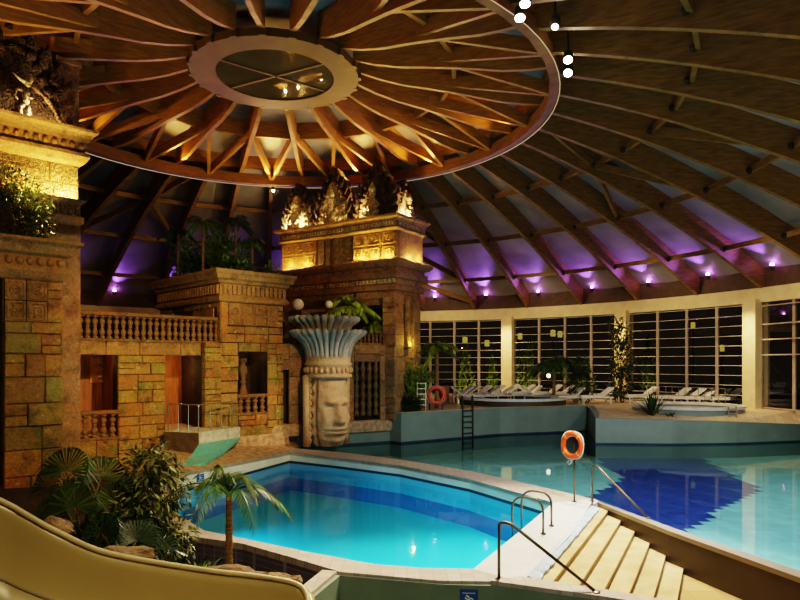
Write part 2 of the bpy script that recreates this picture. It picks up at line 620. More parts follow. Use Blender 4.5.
ringbeam(R1, zb(R1) - 0.25, zb(R1) + 0.22, 0.28, 'roof_ring', wood_low)
ringbeam(R1 - 0.05, zb(R1) + 0.5, zb(R1) + 1.2, 0.2, 'roof_ring', wood_ring)
ringbeam(RM, zb(RM) + 0.35, zb(RM) + 1.15, 0.16, 'roof_ring', wood_ring, n=20, off=-3)
for r in (13.9, 17.7, 21.5):
    ringbeam(r, zb(r) + 0.38, zb(r) + 0.62, 0.14, 'roof_purlin_ring', wood)
# node plates where ribs and purlins meet, one small dark steel hanger each
mb = MB()
for r in (13.9, 17.7, 21.5):
    for k in range(40):
        az = OFF + 9 * k + 0.55 * 13 / r
        p = pol(r - 0.12, az, zb(r) + 0.45)
        mb.ball(p, 0.13, 6, 4)
struct('roof_hanger_trim', mb, steel_dark)
# diagonal wind braces
for (k0, ra, rb2, fl) in ((1, 13.9, 17.7, 0), (1, 17.7, 21.5, 0), (1, 21.5, 23.9, 0), (6, 13.9, 17.7, 1), (7, 13.9, 17.7, 0), (7, 10, 13.9, 1), (-5, 10, 13.9, 1), (-5, 13.9, 17.7, 0), (-6, 13.9, 17.7, 1), (9, 13.9, 17.7, 0)):
    mb = MB()
    a, b = OFF + 9 * k0, OFF + 9 * (k0 + 1)
    if fl:
        a, b = b, a
    mb.beam(pol(ra, a, zb(ra) + 0.5), pol(rb2, b, zb(rb2) + 0.5), 0.14, 0.3)
    struct('roof_brace', mb, wood)
# membrane
mb = MB()
rs = [2.0, 3, 4.5, 6.5, 8, 9.83, 12, 13.9, 16, 17.7, 20, 21.5, 23, 24.3]
rg = [[pol(r, OFF + 4.5 * k, zb(r) + RD + .02 - (0.12 if (k % 2 and r > 10) else 0)) for k in range(80)] for r in rs]
mb.loft(rg, cap=False)
struct('ceiling', mb, membrane, smooth=False)
# oculus: plate, glass, cross bars
mb = MB()
rg = []
for r, z in ((2.1, 13.93), (3.0, 13.93), (3.0, 14.2), (2.1, 14.2), (2.1, 13.93)):
    rg.append([pol(r, 9 * k, z) for k in range(40)])
mb.loft(rg, cap=False)
for k in range(20):
    p, q = pol(2.9, -3 + 18 * k, 14.02), pol(3.08, -3 + 18 * k, 14.02)
    mb.beam(p, q, 0.24, 0.2)
o = tag(thing('oculus', 'round beige ring with a dark glass disc at the top of the dome', 'skylight', (CX, CY, 13.93)))
mb.build('oculus_plate', plate_m, o, world=True)
mb = MB()
mb.lathe([(2.12, 0.06), (2.12, 0.09)], (CX, CY, 13.93), 48)
mb.build('oculus_glass', oc_glass, o, world=True)
for a in (52, 118):
    mb = MB()
    mb.beam(pol(2.1, a, 13.97), pol(2.1, a + 180, 13.97), 0.09, 0.05)
    mb.build('cross_bar', plate_m, o, world=True)
mb = MB()
mb.lathe([(2.3, 1.3), (2.3, 1.4)], (CX, CY, 13.93), 40)
struct('ceiling_cap', mb, membrane)
# thin LED strip along the ring beam
mb = MB()
mb.tube([pol(R1 + 0.16, OFF + 4.5 * k, zb(R1) - 0.28) for k in range(80)], 0.014, 6, closed=True)
tag(mb.build('led_strip_light', led), 'thin glowing light strip along the underside of the round ring beam', 'light strip')

# spotlights on the ring
LAMPS = [(568, 60), (568, 73), (555, 27), (520, 18), (525, 4)]
LL = ['lowest of the white ceiling spotlights, just below its twin', 'white ceiling spotlight just above the lowest one of the cluster',
      'small lone white ceiling spotlight between the upper and lower pairs', 'white ceiling spotlight at the top, the lower of its pair',
      'white ceiling spotlight at the very top edge, above its twin']
LL[0], LL[1] = LL[1], LL[0]
for (px, py), lb in zip(LAMPS, LL):
    p = at(px, py, 12.35) if py > HY else None
    Y = F * (12.35 - EYE) / (HY - py)
    p = Vector(((px - 400) / F * Y, Y, 12.35))
    o = thing('ceiling_spotlight', lb, 'spotlight', p, 0, 'spotlights on the ring beam')
    tgt = Vector((2.6, 13, 0))
    d = (tgt - p).normalized()
    mb = MB()
    mb.tube([-d * 0.34, -d * 0.3, -d * 0.02], [0.07, 0.13, 0.15], 12)
    mb.build('housing', steel_dark, o, True)
    mb = MB()
    mb.tube([-d * 0.01, d * 0.015], 0.12 if py != 27 else 0.08, 12)
    mb.build('lens', lamp_w, o)
    mb = MB()
    mb.beam(-d * 0.2, (0, 0, 0.85), 0.05, 0.05, up=(1, 0, 0))
    mb.build('bracket', steel_dark, o)
    light('SPOT', 'spot_lamp', p + d * 0.06, 3600 if py > 20 else 2800, (1.0, 0.80, 0.52), 0.1, tgt + Vector((random.uniform(-1, 1), random.uniform(-1, 1), 0)), 62, 0.8)
# little lamp at the far side of the ring
p = pol(R1 + 0.15, -11.5, 12.42)
o = thing('ceiling_spotlight', 'tiny bright spotlight under the far side of the ring beam', 'spotlight', p)
mb = MB(); mb.ball((0, 0, 0), 0.07, 10, 6); mb.build('lens', lamp_s, o, True)
mb = MB(); mb.lathe([(0.05, 0.05), (0.08, 0.2)], n=10); mb.build('housing', steel_dark, o, True)

# purple uplighters at the foot of each membrane bay
first = None
n_p = 0
for k in range(-7, 8):
    az = 17.2 + 9 * k
    if k > 6: continue
    p = pol(23.55, az, 8.25)
    if first is None:
        o = thing('purple_uplighter', 'x', 'uplighter', p, 0, 'purple uplighters around the foot of the dome')
        mb = MB(); mb.ball((0, 0, 0.06), 0.1, 10, 6); mb.build('bulb', lamp_p, o, True)
        mb = MB(); mb.lathe([(0.08, -0.25), (0.1, -0.22), (0.12, 0.0)], n=10); mb.build('housing', steel_dark, o, True)
        first = o
    else:
        o = copy_tree(first)
        o.location = p
    o['label'] = 'small purple uplighter glowing in a membrane bay at the foot of the dome'
    light('SPOT', 'uplight_lamp', p + (pol(20, az, 0) - pol(22.7, az, 0)).normalized() * 0.3 + Vector((0, 0, .06)), 520 if k >= 0 else 330, PURPLE, 0.08, pol(15, az, zb(15) + .75), 74, 1.0)
    n_p += 1

# ------------------------------------------------------------------ outer wall, windows
def arcbox(a0, a1, r0, r1, z0, z1, name, m, parent=None, kind=True):
    mb = MB()
    n = max(1, int(abs(a1 - a0) / 2.3))
    rg = []
    for i in range(n + 1):
        a = a0 + (a1 - a0) * i / n
        rg.append([pol(r0, a, z0), pol(r1, a, z0), pol(r1, a, z1), pol(r0, a, z1)])
    mb.loft(rg)
    if parent is not None:
        return mb.build(name, m, parent, world=True)
    return struct(name, mb, m)


DECK = 1.35
arcbox(-62, 116, RW, RW + 0.5, 6.6, 7.32, 'wall_back_fascia', plaster)
arcbox(-62, 116, RW + 0.1, RW + 0.5, 7.32, 8.45, 'wall_back_upper', simple('dark_brown_wall', (0.10, 0.06, 0.03), 0.7, 0.2))
arcbox(-62, 10, RW + 0.05, RW + 0.4, 0, 6.6, 'wall_left_outer', dark_room)
arcbox(87.5, 150, RW, RW + 0.4, 0, 7.3, 'wall_right', plaster)
PA = [11.0, 29.75, 48.75, 68.0, 87.0]
for a in PA:
    arcbox(a - 0.9, a + 0.9, RW - 0.35, RW + 0.5, DECK - 0.1, 6.75, 'wall_pillar', plaster)
for b in range(4):
    a0, a1 = PA[b] + 0.9, PA[b + 1] - 0.9
    top = 6.6
    o = bpy.data.objects.new('window_%d' % (b + 1), None)
    col.objects.link(o)
    mid = (a0 + a1) / 2
    o.location = pol(RW + 0.1, mid, DECK)
    o['kind'] = 'structure'
    npan = 4
    mbm, mbl = MB(), MB()
    st = (a1 - a0) / npan
    for i in range(npan + 1):
        a = a0 + st * i
        w = 0.16 if 0 < i < npan else 0.1
        mbm.beam(pol(RW + 0.12, a, DECK), pol(RW + 0.12, a, top), w, 0.14, up=pol(1, a, 0) - pol(0, a, 0))
    mbm.build('window_frame', mull_m, o, world=True)
    mbp = MB()
    nl = 10
    for i in range(npan):
        b0, b1 = a0 + st * i + 0.12, a0 + st * (i + 1) - 0.12
        for j in range(nl + 1):
            z = DECK + 0.08 + (top - DECK - 0.16) * j / nl
            mbl.beam(pol(RW + 0.08, b0, z), pol(RW + 0.08, b1, z), 0.07, 0.032)
        mbp.add([pol(RW + 0.12, b0, DECK), pol(RW + 0.12, b1, DECK), pol(RW + 0.12, b1, top), pol(RW + 0.12, b0, top)], [(0, 1, 2, 3)])
    if b < 3:
        mbl.build('window_louver_bars', louver_m, o, world=True)
    else:
        # glazed door bay: plain upper grid and a pale door
        mbd = MB()
        for z in (DECK + 0.06, 4.0, 4.75, 5.5, 6.4):
            mbd.beam(pol(RW + 0.08, a0, z), pol(RW + 0.08, a1, z), 0.08, 0.06)
        mbd.build('window_crossbars', mull_m, o, world=True)
        ad = a0 + st * 0.92
        d = bpy.data.objects.new('door_1', None)
        col.objects.link(d)
        d.location = pol(RW - 0.02, ad + 1.6, DECK)
        d['kind'] = 'structure'
        mbd = MB()
        mbd.beam(pol(RW - 0.02, ad + 1.7, DECK + 0.02 + 1.25), pol(RW - 0.02, ad + 4.2, DECK + 1.27), 0.06, 2.5)
        mbd.build('door_leaf', plaster, d, world=True)
        mbd = MB()
        mbd.beam(pol(RW - 0.12, ad + 1.85, DECK + 1.0), pol(RW - 0.12, ad + 1.85, DECK + 1.2), 0.05, 0.05, up=(1, 0, 0))
        mbd.build('door_handle', steel_dark, d, world=True)
    mbp.build('window_pane', glass, o, world=True)
# columns washed by warm light
for a in PA[1:4]:
    light('SPOT', 'pillar_lamp', pol(RW - 1.9, a, 6.9), 700, (1.0, 0.74, 0.38), 0.15, pol(RW - 0.3, a, 3.6), 80, 1.0)

for a in (19, 38, 58, 77):
    light('SPOT', 'window_wall_spot', pol(RW - 6.5, a, 9.0), 850, (1.0, .76, .42), .2, pol(RW - .5, a, 3.6), 105, 1.0)  # unseen fill added to brighten louvers and pillars

# night outside
mb = MB()
mb.add([(-60, -10, 1.0), (90, -10, 1.0), (90, 110, 1.0), (-60, 110, 1.0)], [(0, 1, 2, 3)])
# ring-shaped ground outside the hall only
mb = MB()
rg = [[pol(r, 10 + i * 9, 1.15) for i in range(11)] for r in (RW + 0.6, 60)]
for i in range(10):
    mb.add([rg[0][i], rg[0][i + 1], rg[1][i + 1], rg[1][i]], [(0, 1, 2, 3)])
struct('ground_outside', mb, outside_m)
gl = [(465, 342), (487, 345), (520, 338), (553, 335), (560, 336), (693, 327), (722, 350)]  # added lamp posts standing in for yellow-green lit patches outside
first = None
for i, (px, py) in enumerate(gl):
    p = atY(px, py, 52 + (i % 3) * 2)
    base = Vector((p.x, p.y, 1.15))
    h = p.z - 1.15
    o = thing('garden_lamp', 'x', 'lamp', base)
    mb = MB(); mb.tube([(0, 0, 0), (0, 0, h)], 0.05, 6); mb.build('pole', steel_dark, o)
    mb = MB(); mb.lathe([(0.07, h - 0.12), (0.2, h - .1), (0.2, h + 0.38), (0.07, h + 0.42)], n=4); mb.build('lamp_shade', globe_e, o, True)
    o['label'] = ['glowing garden lamp outside, beyond the window nearest the temple tower', 'second glowing garden lamp outside the window nearest the tower, closer to the pillar',
                  'glowing garden lamp outside, first in the middle window beside the pillar', 'glowing garden lamp outside the middle of the middle window',
                  'glowing garden lamp outside the middle window, close behind another lamp', 'high glowing garden lamp outside the third window', 'low glowing garden lamp outside the third window'][i]
for i, (px, py, Y, h, r) in enumerate([(466, 372, 50, 3.4, .8), (492, 376, 52, 2.6, .5), (524, 372, 50, 3.6, 1.0), (531, 373, 50, 3.8, .5), (585, 372, 52, 3.0, 1.0), (648, 360, 50, 4.2, .6)]):
    p = atY(px, 390, Y)
    o = thing('garden_cypress', 'x', 'tree', (p.x, p.y, 1.15), 0, 'lit shrubs in the night garden')
    mb = MB()
    for _ in range(260):
        t = random.random()
        a = random.uniform(0, 2 * PI)
        rr = r * (1 - t) ** 0.7 * random.uniform(0.6, 1)
        c = Vector((rr * math.cos(a), rr * math.sin(a), 0.3 + t * h))
        e = Vector((random.gauss(0, .14), random.gauss(0, .14), random.uniform(.1, .35)))
        s = e.orthogonal().normalized() * 0.09
        mb.add([c - s, c + s, c + e], [(0, 1, 2)])
    mb.build('foliage', leaf_c, o)
    mb = MB(); mb.tube([(0, 0, 0), (0, 0, h * .9)], 0.06, 6); mb.build('trunk', bark, o)
    o['label'] = 'lit conical shrub outside, beyond the ' + ['window nearest the tower, beside the mullion', 'window nearest the tower, thin and low', 'middle window, broad one near the pillar', 'middle window, thin one beside the broad one', 'middle window, behind the indoor palms', 'third window, close to the pillar'][i]
    light('POINT', 'garden_lamp_light', (p.x - 0.6, p.y - 1.4, 1.6), 60, (0.9, 0.9, 0.3), 0.1)  # added fill light for the shrub, no fixture built

# ------------------------------------------------------------------ large pool
FZ = -0.62
DIV_OUT = [(-4.6, 26.6), (-2.0, 25.3), (0, 23.6), (2.35, 21.0), (4.0, 18.6), (5.0, 16.75)]
WALLP = [(5.05, 16.5), (5.84, 13.7), (6.75, 10.9), (8.3, 6.5)]
right_arc = [tuple(pol(23.7, a, 0)[:2]) for a in (148, 138, 128, 118, 108, 98, 88, 78)]
FARW = [(8.7, 28.9), (9.2, 31.0), (9.9, 34.2), (5, 32.5), (0.05, 29.05), (-0.45, 29.5), (-4.3, 27.4)]
SPIT = [(18.6, 29.9), (15, 28.95), (12, 28.65)]
poly = DIV_OUT + WALLP + right_arc + SPIT + FARW


def ngon(name, pts, z, m, down=0.0):
    mb = MB()
    mb.add([(p[0], p[1], z) for p in pts], [tuple(range(len(pts)))])
    o = struct(name, mb, m)
    me = o.data
    if me.polygons[0].normal.z < 0:
        me.flip_normals()
    return o


ngon('pool_floor', poly, FZ, poolfloor)
ngon('pool_water', poly, 0.0, water_big)


def inside(x, y, P):
    c = False
    for i in range(len(P)):
        (x1, y1), (x2, y2) = P[i], P[i - 1]
        if (y1 > y) != (y2 > y) and x < (x2 - x1) * (y - y1) / (y2 - y1) + x1:
            c = not c
    return c


chev = [(9.2, 33.6), (8.1, 23.7), (6.3, 20.4), (5.35, 15.9), (5.8, 14.2), (7.1, 16.3), (12.0, 21.6), (14.6, 33.6)]
chev = [(9.0, 33.6), (8.15, 23.7), (6.0, 20.6), (4.0, 18.4), (4.9, 16.4), (5.5, 14.7), (6.9, 16.1), (12.0, 21.7), (14.2, 33.6)]
mb = MB()
g = 0.36
ang = math.radians(20)
ca, sa = math.cos(ang), math.sin(ang)
for i in range(-10, 90):
    for j in range(-10, 140):
        x, y = i * g, j * g
        if inside(x + g / 2, y + g / 2, chev) and inside(x + g / 2, y + g / 2, poly):
            mb.add([(x, y, FZ + .006), (x + g, y, FZ + .006), (x + g, y + g, FZ + .006), (x, y + g, FZ + .006)], [(0, 1, 2, 3)])
struct('floor_mosaic', mb, mosaic)


def wallstrip(name, pts, z0, z1, m, t=0.25, side=1, parent=None):
    """a wall of thickness t along a polyline; z1 may be a list"""
    n = len(pts)
    zt = z1 if isinstance(z1, (list, tuple)) else [z1] * n
    zb_ = z0 if isinstance(z0, (list, tuple)) else [z0] * n
    rg = []
    for i, p in enumerate(pts):
        a = Vector(pts[max(0, i - 1)]); b = Vector(pts[min(n - 1, i + 1)])
        d = (b - a).normalized()
        nn = Vector((-d.y, d.x)) * t * side
        q = (p[0] + nn.x, p[1] + nn.y)
        rg.append([(p[0], p[1], zb_[i]), (q[0], q[1], zb_[i]), (q[0], q[1], zt[i]), (p[0], p[1], zt[i])])
    mb = MB()
    mb.loft(rg)
    return struct(name, mb, m) if parent is None else mb.build(name, m, parent, world=True)


far_pts = FARW[2:6]
wallstrip('wall_pool_far', far_pts, FZ, 1.36, poolwall, 0.3, -1)
wallstrip('wall_pool_temple', FARW[5:], FZ, [1.05, 0.62], poolwall, 0.35, -1)
spit_pts = SPIT + FARW[:3]
spit_z = [0.78, 0.98, 1.08, 1.15, 1.22, 1.36]
wallstrip('wall_pool_spit', spit_pts, FZ, spit_z, poolwall, 0.3, -1)
wallstrip('trim_waterline', FARW[2:], -0.1, 0.07, band_m, 0.012, 1)
wallstrip('trim_waterline', SPIT + FARW[:3], -0.1, 0.05, band_m, 0.012, 1)
# deck beyond the pool
inner = [(-4.3, 27.9, .62), (-0.5, 29.8, 1.05), (.0, 29.3, 1.35), (5, 32.7, 1.35), (9.8, 34.4, 1.35), (9.45, 31.0, 1.21), (8.95, 29.15, 1.14), (12, 28.9, 1.07), (15, 29.2, .97), (18.6, 30.1, .77)]
outer = [pol(RW + .1, a, DECK) for a in (6, 10, 16, 40, 51, 58, 64, 69, 73, 76)]
mb = MB()
for i in range(len(inner) - 1):
    mb.add([inner[i], inner[i + 1], outer[i + 1], outer[i]], [(0, 1, 2, 3)])
struct('floor_deck', mb, deck_m)
# coping under the deck edge of the far wall
wallstrip('trim_deck_edge', [(9.9, 34.2), (5, 32.5), (0.05, 29.05)], 1.34, 1.39, mull_m, 0.2, -1)

# ------------------------------------------------------------------ small pool
IN = [(-4.3, 25.3), (-2.2, 23.9), (0, 22.2), (2.1, 19.6), (3.85, 16.3), (2.6, 13.75), (1.25, 11.05), (.4, 11.1), (-.43, 11.3), (-1.8, 12.1), (-3.0, 12.9), (-4.1, 13.6), (-5.3, 15.2), (-6.0, 17.6), (-6.5, 19.6)]
OUT = [(-4.6, 26.6), (-2.0, 25.3), (0, 23.6), (2.35, 21.0), (5.0, 16.75), (3.45, 13.2), (1.95, 10.4), (.64, 10.46), (-1.0, 10.9), (-2.0, 11.75), (-3.05, 12.6), (-4.35, 13.2), (-5.75, 14.9), (-6.5, 17.4), (-7.0, 19.5)]
RZ = [.14, .1, .1, .1, .1, .1, .1, .1, .1, .1, .1, .1, .12, .2, .3]
SW = -0.25
n = len(IN)


def ringstrip(name, za, zc, m):
    mb = MB()
    for i in range(n):
        j = (i + 1) % n
        f = lambda z, k: RZ[k] if z is None else z
        mb.add([(*IN[i], f(za, i)), (*IN[j], f(za, j)), (*IN[j], f(zc, j)), (*IN[i], f(zc, i))], [(0, 1, 2, 3)])
    return struct(name, mb, m)


ringstrip('wall_small_pool_rim', None, -0.2, poolwall_w)
ringstrip('trim_small_pool_line', -0.2, -0.29, band_m)
ringstrip('wall_small_pool', -0.29, -0.85, smallwall)
ringstrip('wall_small_pool_band', -0.85, -1.35, smallband)
ngon('floor_small_pool', IN, -1.35, smallfloor)
ngon('small_pool_water', IN, SW, water_small)


def quadstrip(name, idx, m, zoff=0.0, th=0.12):
    mb = MB()
    for i in idx:
        j = (i + 1) % n
        mb.hexa([IN[i], OUT[i], OUT[j], IN[j]], [RZ[i] - th, RZ[i] - th, RZ[j] - th, RZ[j] - th], [RZ[i] + zoff, RZ[i] + zoff, RZ[j] + zoff, RZ[j] + zoff])
    return struct(name, mb, m)


quadstrip('trim_divider_coping', [0, 1, 2, 3], coping_m)
quadstrip('trim_landing', [4, 5], coping_w)
quadstrip('trim_near_coping', [6, 7, 8, 9, 10, 11, 12, 13], coping_m)
quadstrip('trim_temple_coping', [14], rock_m, 0.01)
wallstrip('wall_divider_outer', DIV_OUT, FZ, -0.02, poolwall, 0.2, -1)
wallstrip('wall_small_pool_outer', [OUT[8], OUT[9], OUT[10], OUT[11], OUT[12]], -1.4, -0.02, dark_tile, 0.12, -1)
wallstrip('wall_small_pool_outer', [OUT[12], OUT[13], OUT[14]], -0.4, [0.0, .1, .18], dark_tile, 0.12, -1)
# basin in front of the small pool
GB = [(-1.75, 8.0), (-1.35, 9.7), (-1.0, 10.86), (.64, 10.42), (1.5, 10.36), (2.99, 9.72), (4.6, 8.9)]
wallstrip('wall_basin', GB[2:], -1.3, 0.05, green_wall, 0.15, 1)
wallstrip('wall_basin', GB[:3], -1.3, 0.05, green_wall, 0.2, 1)
wallstrip('trim_basin_coping', [(-1.8, 8.0), (-1.4, 9.7), (-1.06, 10.9)], 0.05, 0.11, coping_m, 0.26, 1)
ngon('floor_basin', [(-1.6, 5), (5.5, 5), (4.6, 9.0), (1.5, 10.4), (-1.0, 10.95), (-1.4, 9.7)], -1.28, green_wall)
mb = MB()
mb.hexa([(1.45, 10.40), (3.0, 9.72), (4.6, 8.86), (4.72, 9.1), (3.15, 10.0), (1.95, 10.62)], 0.0, 0.12)
struct('trim_step_coping', mb, coping_m)

# ------------------------------------------------------------------ stairs
def isect(p, d, a, b):
    """line p + t d with line a-b"""
    e = (b[0] - a[0], b[1] - a[1])
    det = d[0] * (-e[1]) + e[0] * d[1]
    rx, ry = a[0] - p[0], a[1] - p[1]
    t = (rx * (-e[1]) + e[0] * ry) / det
    return (p[0] + t * d[0], p[1] + t * d[1])


E0, EF = (1.95, 10.4), (4.78, 16.1)
ed = Vector((EF[0] - E0[0], EF[1] - E0[1])).normalized()
dd = Vector((ed.y, -ed.x))
WF = [(4.98, 16.35), (5.62, 13.6), (6.5, 10.75), (8.05, 6.4)]


def step_ends(off):
    p = (E0[0] + dd.x * off, E0[1] + dd.y * off)
    a = isect(p, ed, (1.9, 10.6), (4.72, 9.1))
    b = isect(p, ed, WF[0], WF[1])
    if b[1] < WF[1][1]:
        b = isect(p, ed, WF[1], WF[2])
    return a, b


st = thing('staircase', 'six wide beige tiled steps going down beside the turquoise pool', 'stairs', (2.6, 12.0, -0.685))
RUN = 0.36
for i in range(6):
    a0, b0 = step_ends(i * RUN)
    a1, b1 = step_ends((i + 1) * RUN)
    z = 0.1 - 0.112 * (i + 1)
    mb = MB()
    mb.hexa([a0, a1, b1, b0], z - 0.035, z)
    s = mb.build('step', step_m, st, world=True)
    mb = MB()
    k = 0.0
    a1r, b1r = step_ends((i + 1) * RUN - k)
    a0r, b0r = step_ends(i * RUN - k)
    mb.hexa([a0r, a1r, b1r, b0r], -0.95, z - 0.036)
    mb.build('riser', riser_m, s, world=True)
# bluish landing-edge shade painted as a strip, two lengths with a gap
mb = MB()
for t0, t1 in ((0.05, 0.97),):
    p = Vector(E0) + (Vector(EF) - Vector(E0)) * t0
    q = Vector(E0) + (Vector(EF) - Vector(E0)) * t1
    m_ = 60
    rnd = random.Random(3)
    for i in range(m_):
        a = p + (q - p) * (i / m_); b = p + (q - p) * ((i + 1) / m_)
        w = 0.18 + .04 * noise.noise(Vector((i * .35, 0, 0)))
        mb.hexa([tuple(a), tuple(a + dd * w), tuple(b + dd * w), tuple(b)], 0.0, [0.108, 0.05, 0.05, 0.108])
struct('trim_landing_lip', mb, shade_strip_m)
a5, b5 = step_ends(6 * RUN - 0.05)
ngon('floor_lower', [a5, b5, WF[1], WF[2], WF[3], (4.9, 6.0), (4.72, 9.1)], -0.685, beige_floor)
# wall that holds the large pool back on the right
wallstrip('wall_pool_right', WF, -0.95, 0.06, brown_wall, 0.12, -1 if False else 1)
mb = MB()
rg = []
for i in range(4):
    rg.append([(*WF[i], 0.0), (*WALLP[i], 0.0), (*WALLP[i], 0.1), (WF[i][0] - .03, WF[i][1], 0.1)])
mb.loft(rg)
struct('trim_pool_right_coping', mb, coping_d)
wallstrip('wall_pool_right_inner', WALLP, FZ, 0.02, poolwall, 0.1, -1)
mb = MB()
mb.hexa([EF, (5.0, 16.75), WALLP[0], WF[0]], 0.0, 0.1)
struct('trim_corner_coping', mb, coping_w)

# ------------------------------------------------------------------ handrails
def bend(pts, r=0.12, k=5):
    """round the inner corners of a polyline"""
    P = [Vector(p) for p in pts]
    out = [P[0]]
    for i in range(1, len(P) - 1):
        a = (P[i - 1] - P[i]); b = (P[i + 1] - P[i])
        rr = min(r, a.length * .45, b.length * .45)
        a.normalize(); b.normalize()
        p, q = P[i] + a * rr, P[i] + b * rr
        for j in range(k + 1):
            t = j / k
            out.append(p * (1 - t) ** 2 + P[i] * 2 * t * (1 - t) + q * t * t)
    out.append(P[-1])
    return out


def flange(mb, p):
    mb.lathe([(0.06, 0), (0.06, 0.02), (0.03, 0.03)], p, 12)


for name, lb, p0, p1, h in (('handrail', 'bent steel handrail at the near end of the steps, on the near coping', Vector((1.6, 10.35 + .16, .1)), Vector((2.98, 9.86, .12)), 0.93),
                            ('handrail', 'bent steel handrail at the far end of the steps, beside the life ring', Vector((4.86, 16.45, .1)), Vector((5.6, 14.65, .1)), 0.9)):
    o = thing(name, lb, 'handrail', p0)
    mb = MB()
    dv = (p1 - p0)
    mb.tube(bend([p0, p0 + Vector((0, 0, h)), p0 + Vector((dv.x * .12, dv.y * .12, h)), p1], 0.14), 0.026, 10)
    mb.build('rail', steel, o, True, world=True)
    mb = MB()
    flange(mb, p0)
    mb.build('foot_plate', steel, o, world=True)
    mb = MB()
    flange(mb, p1)
    mb.build('foot_plate', steel, o, world=True)
o = thing('pool_ladder', 'pair of hooped steel ladder rails at the edge of the turquoise pool', 'ladder', (2.83, 13.15, .1))
perp = Vector((-.89, .45, 0))
feet = [Vector((2.93, 13.3, .1)), Vector((3.25, 13.95, .1))]
for f in feet:
    w = f + perp * 0.66
    mb = MB()
    mb.tube(bend([f, f + Vector((0, 0, .72)), w + Vector((0, 0, .72)), w + Vector((0, 0, -1.2))], 0.3, 8), 0.024, 10)
    flange(mb, f)
    mb.build('rail', steel, o, True, world=True)
for z in (-.35, -.65, -.95):
    mb = MB()
    mb.beam(feet[0] + perp * .66 + Vector((0, 0, z)), feet[1] + perp * .66 + Vector((0, 0, z)), 0.07, 0.03)
    mb.build('rung', steel, o, world=True)

# life ring on its post
def torus(mb, c, R, r, ax, n=32, m=12):
    ax = Vector(ax).normalized()
    s = ax.cross((0, 0, 1)).normalized()
    u = s.cross(ax)
    mb.tube([Vector(c) + (s * math.cos(2 * PI * i / n) + u * math.sin(2 * PI * i / n)) * R for i in range(n)], r, m, closed=True)


def lifering(p, zc, lb, R, axis, cm, post=True, front=0.08):
    ax = Vector(axis).normalized()
    c = Vector((p.x, p.y, zc)) + ax * front
    o = thing('life_ring', lb, 'life ring', c)
    mb = MB(); torus(mb, c, R, R * .235, ax); mb.build('ring_body', cm, o, True, world=True)
    s = ax.cross((0, 0, 1)).normalized(); u = s.cross(ax)
    for k in range(4):
        a = PI / 4 + k * PI / 2
        mb = MB()
        mb.tube([c + (s * math.cos(a + e) + u * math.sin(a + e)) * R for e in (-.09, .09)], R * .245, 12)
        mb.build('ring_band', band_o if cm is orange else red, o, True, world=True)
    mb = MB()
    pts = []
    for i in range(48):
        a = 2 * PI * i / 48
        rr = R * (1.26 + 0.05 * math.cos(4 * a + PI))
        pts.append(c + (s * math.cos(a) + u * math.sin(a)) * rr)
    mb.tube(pts, 0.012, 6, closed=True)
    if front > 0.05:
        mb.tube([c + u * -R * 1.3 + s * R * .2, c + u * -R * 1.55 + s * R * .45, c + u * -R * 1.75 + s * R * .3, c + u * -R * 1.6 + s * R * .1, c + u * -R * 1.3], 0.012, 6)
    mb.build('grab_rope', rope_m, o, True, world=True)
    return o


pp = Vector((4.4, 16.4, .1))
lifering(pp, 1.53, 'orange life ring hanging on a slim post by the top of the steps', 0.285, (-.80, -.58, 0.05), orange)
o = thing('life_ring_post', 'slim steel post carrying the orange life ring on the pool landing', 'post', pp)
mb = MB(); mb.tube([(0, 0, 0), (0, 0, 1.75)], 0.022, 10); mb.build('pole', steel, o, True)
mb = MB(); flange(mb, (0, 0, 0)); mb.build('foot_plate', steel, o)
mb = MB(); mb.tube([(0, 0, 1.7), (-.05, -.085, 1.74), (-.06, -.1, 1.8)], 0.014, 6); mb.build('hook', steel, o, True)

# far ladder on the pool wall
o = thing('pool_ladder', 'dark steel ladder down the far pool wall opposite the windows', 'ladder', (3.2, 31.1, 0))
for dx in (-.2, .32):
    mb = MB()
    x = 3.2 + dx
    yb = 29.05 + (x - .05) / 4.95 * 3.45 - .1
    mb.tube(bend([(x, yb, -.5), (x, yb, 2.0), (x, yb + .5, 2.0), (x, yb + .5, 1.36)], .2), 0.03, 8)
    mb.build('rail', steel_dark, o, True, world=True)
for k in range(7):
    z = -.3 + k * .27
    mb = MB(); mb.beam((3.0, 31.0, z), (3.52, 31.37, z), .06, .03); mb.build('rung', steel_dark, o, world=True)

# signs
def sign(lb, c, nrm, w, h):
    nrm = Vector(nrm).normalized()
    s = Vector((0, 0, 1)).cross(nrm).normalized()
    u = nrm.cross(s)
    o = thing('pool_sign', lb, 'sign', c)
    c = Vector(c)
    mb = MB(); mb.beam(c - s * w / 2, c + s * w / 2, 0.012, h); mb.build('plate', blue_sign, o, world=True)
    mb = MB()
    f = c + nrm * 0.009
    for (x0, y0, x1, y1, t) in ((-.36, .32, .36, .32, .03), (-.36, -.34, .36, -.34, .03), (-.36, -.34, -.36, .32, .03), (.36, -.34, .36, .32, .03), (-.22, .08, -.05, -.04, .07), (-.05, -.04, .12, .06, .07), (.12, .06, .25, -.03, .07), (-.2, -.16, .2, -.16, .05), (-.15, .2, .02, .1, .08)):
        mb.beam(f + s * x0 * w + u * y0 * h, f + s * x1 * w + u * y1 * h, 0.004, t * h)
    mb.build('pictogram', white_p, o, world=True)


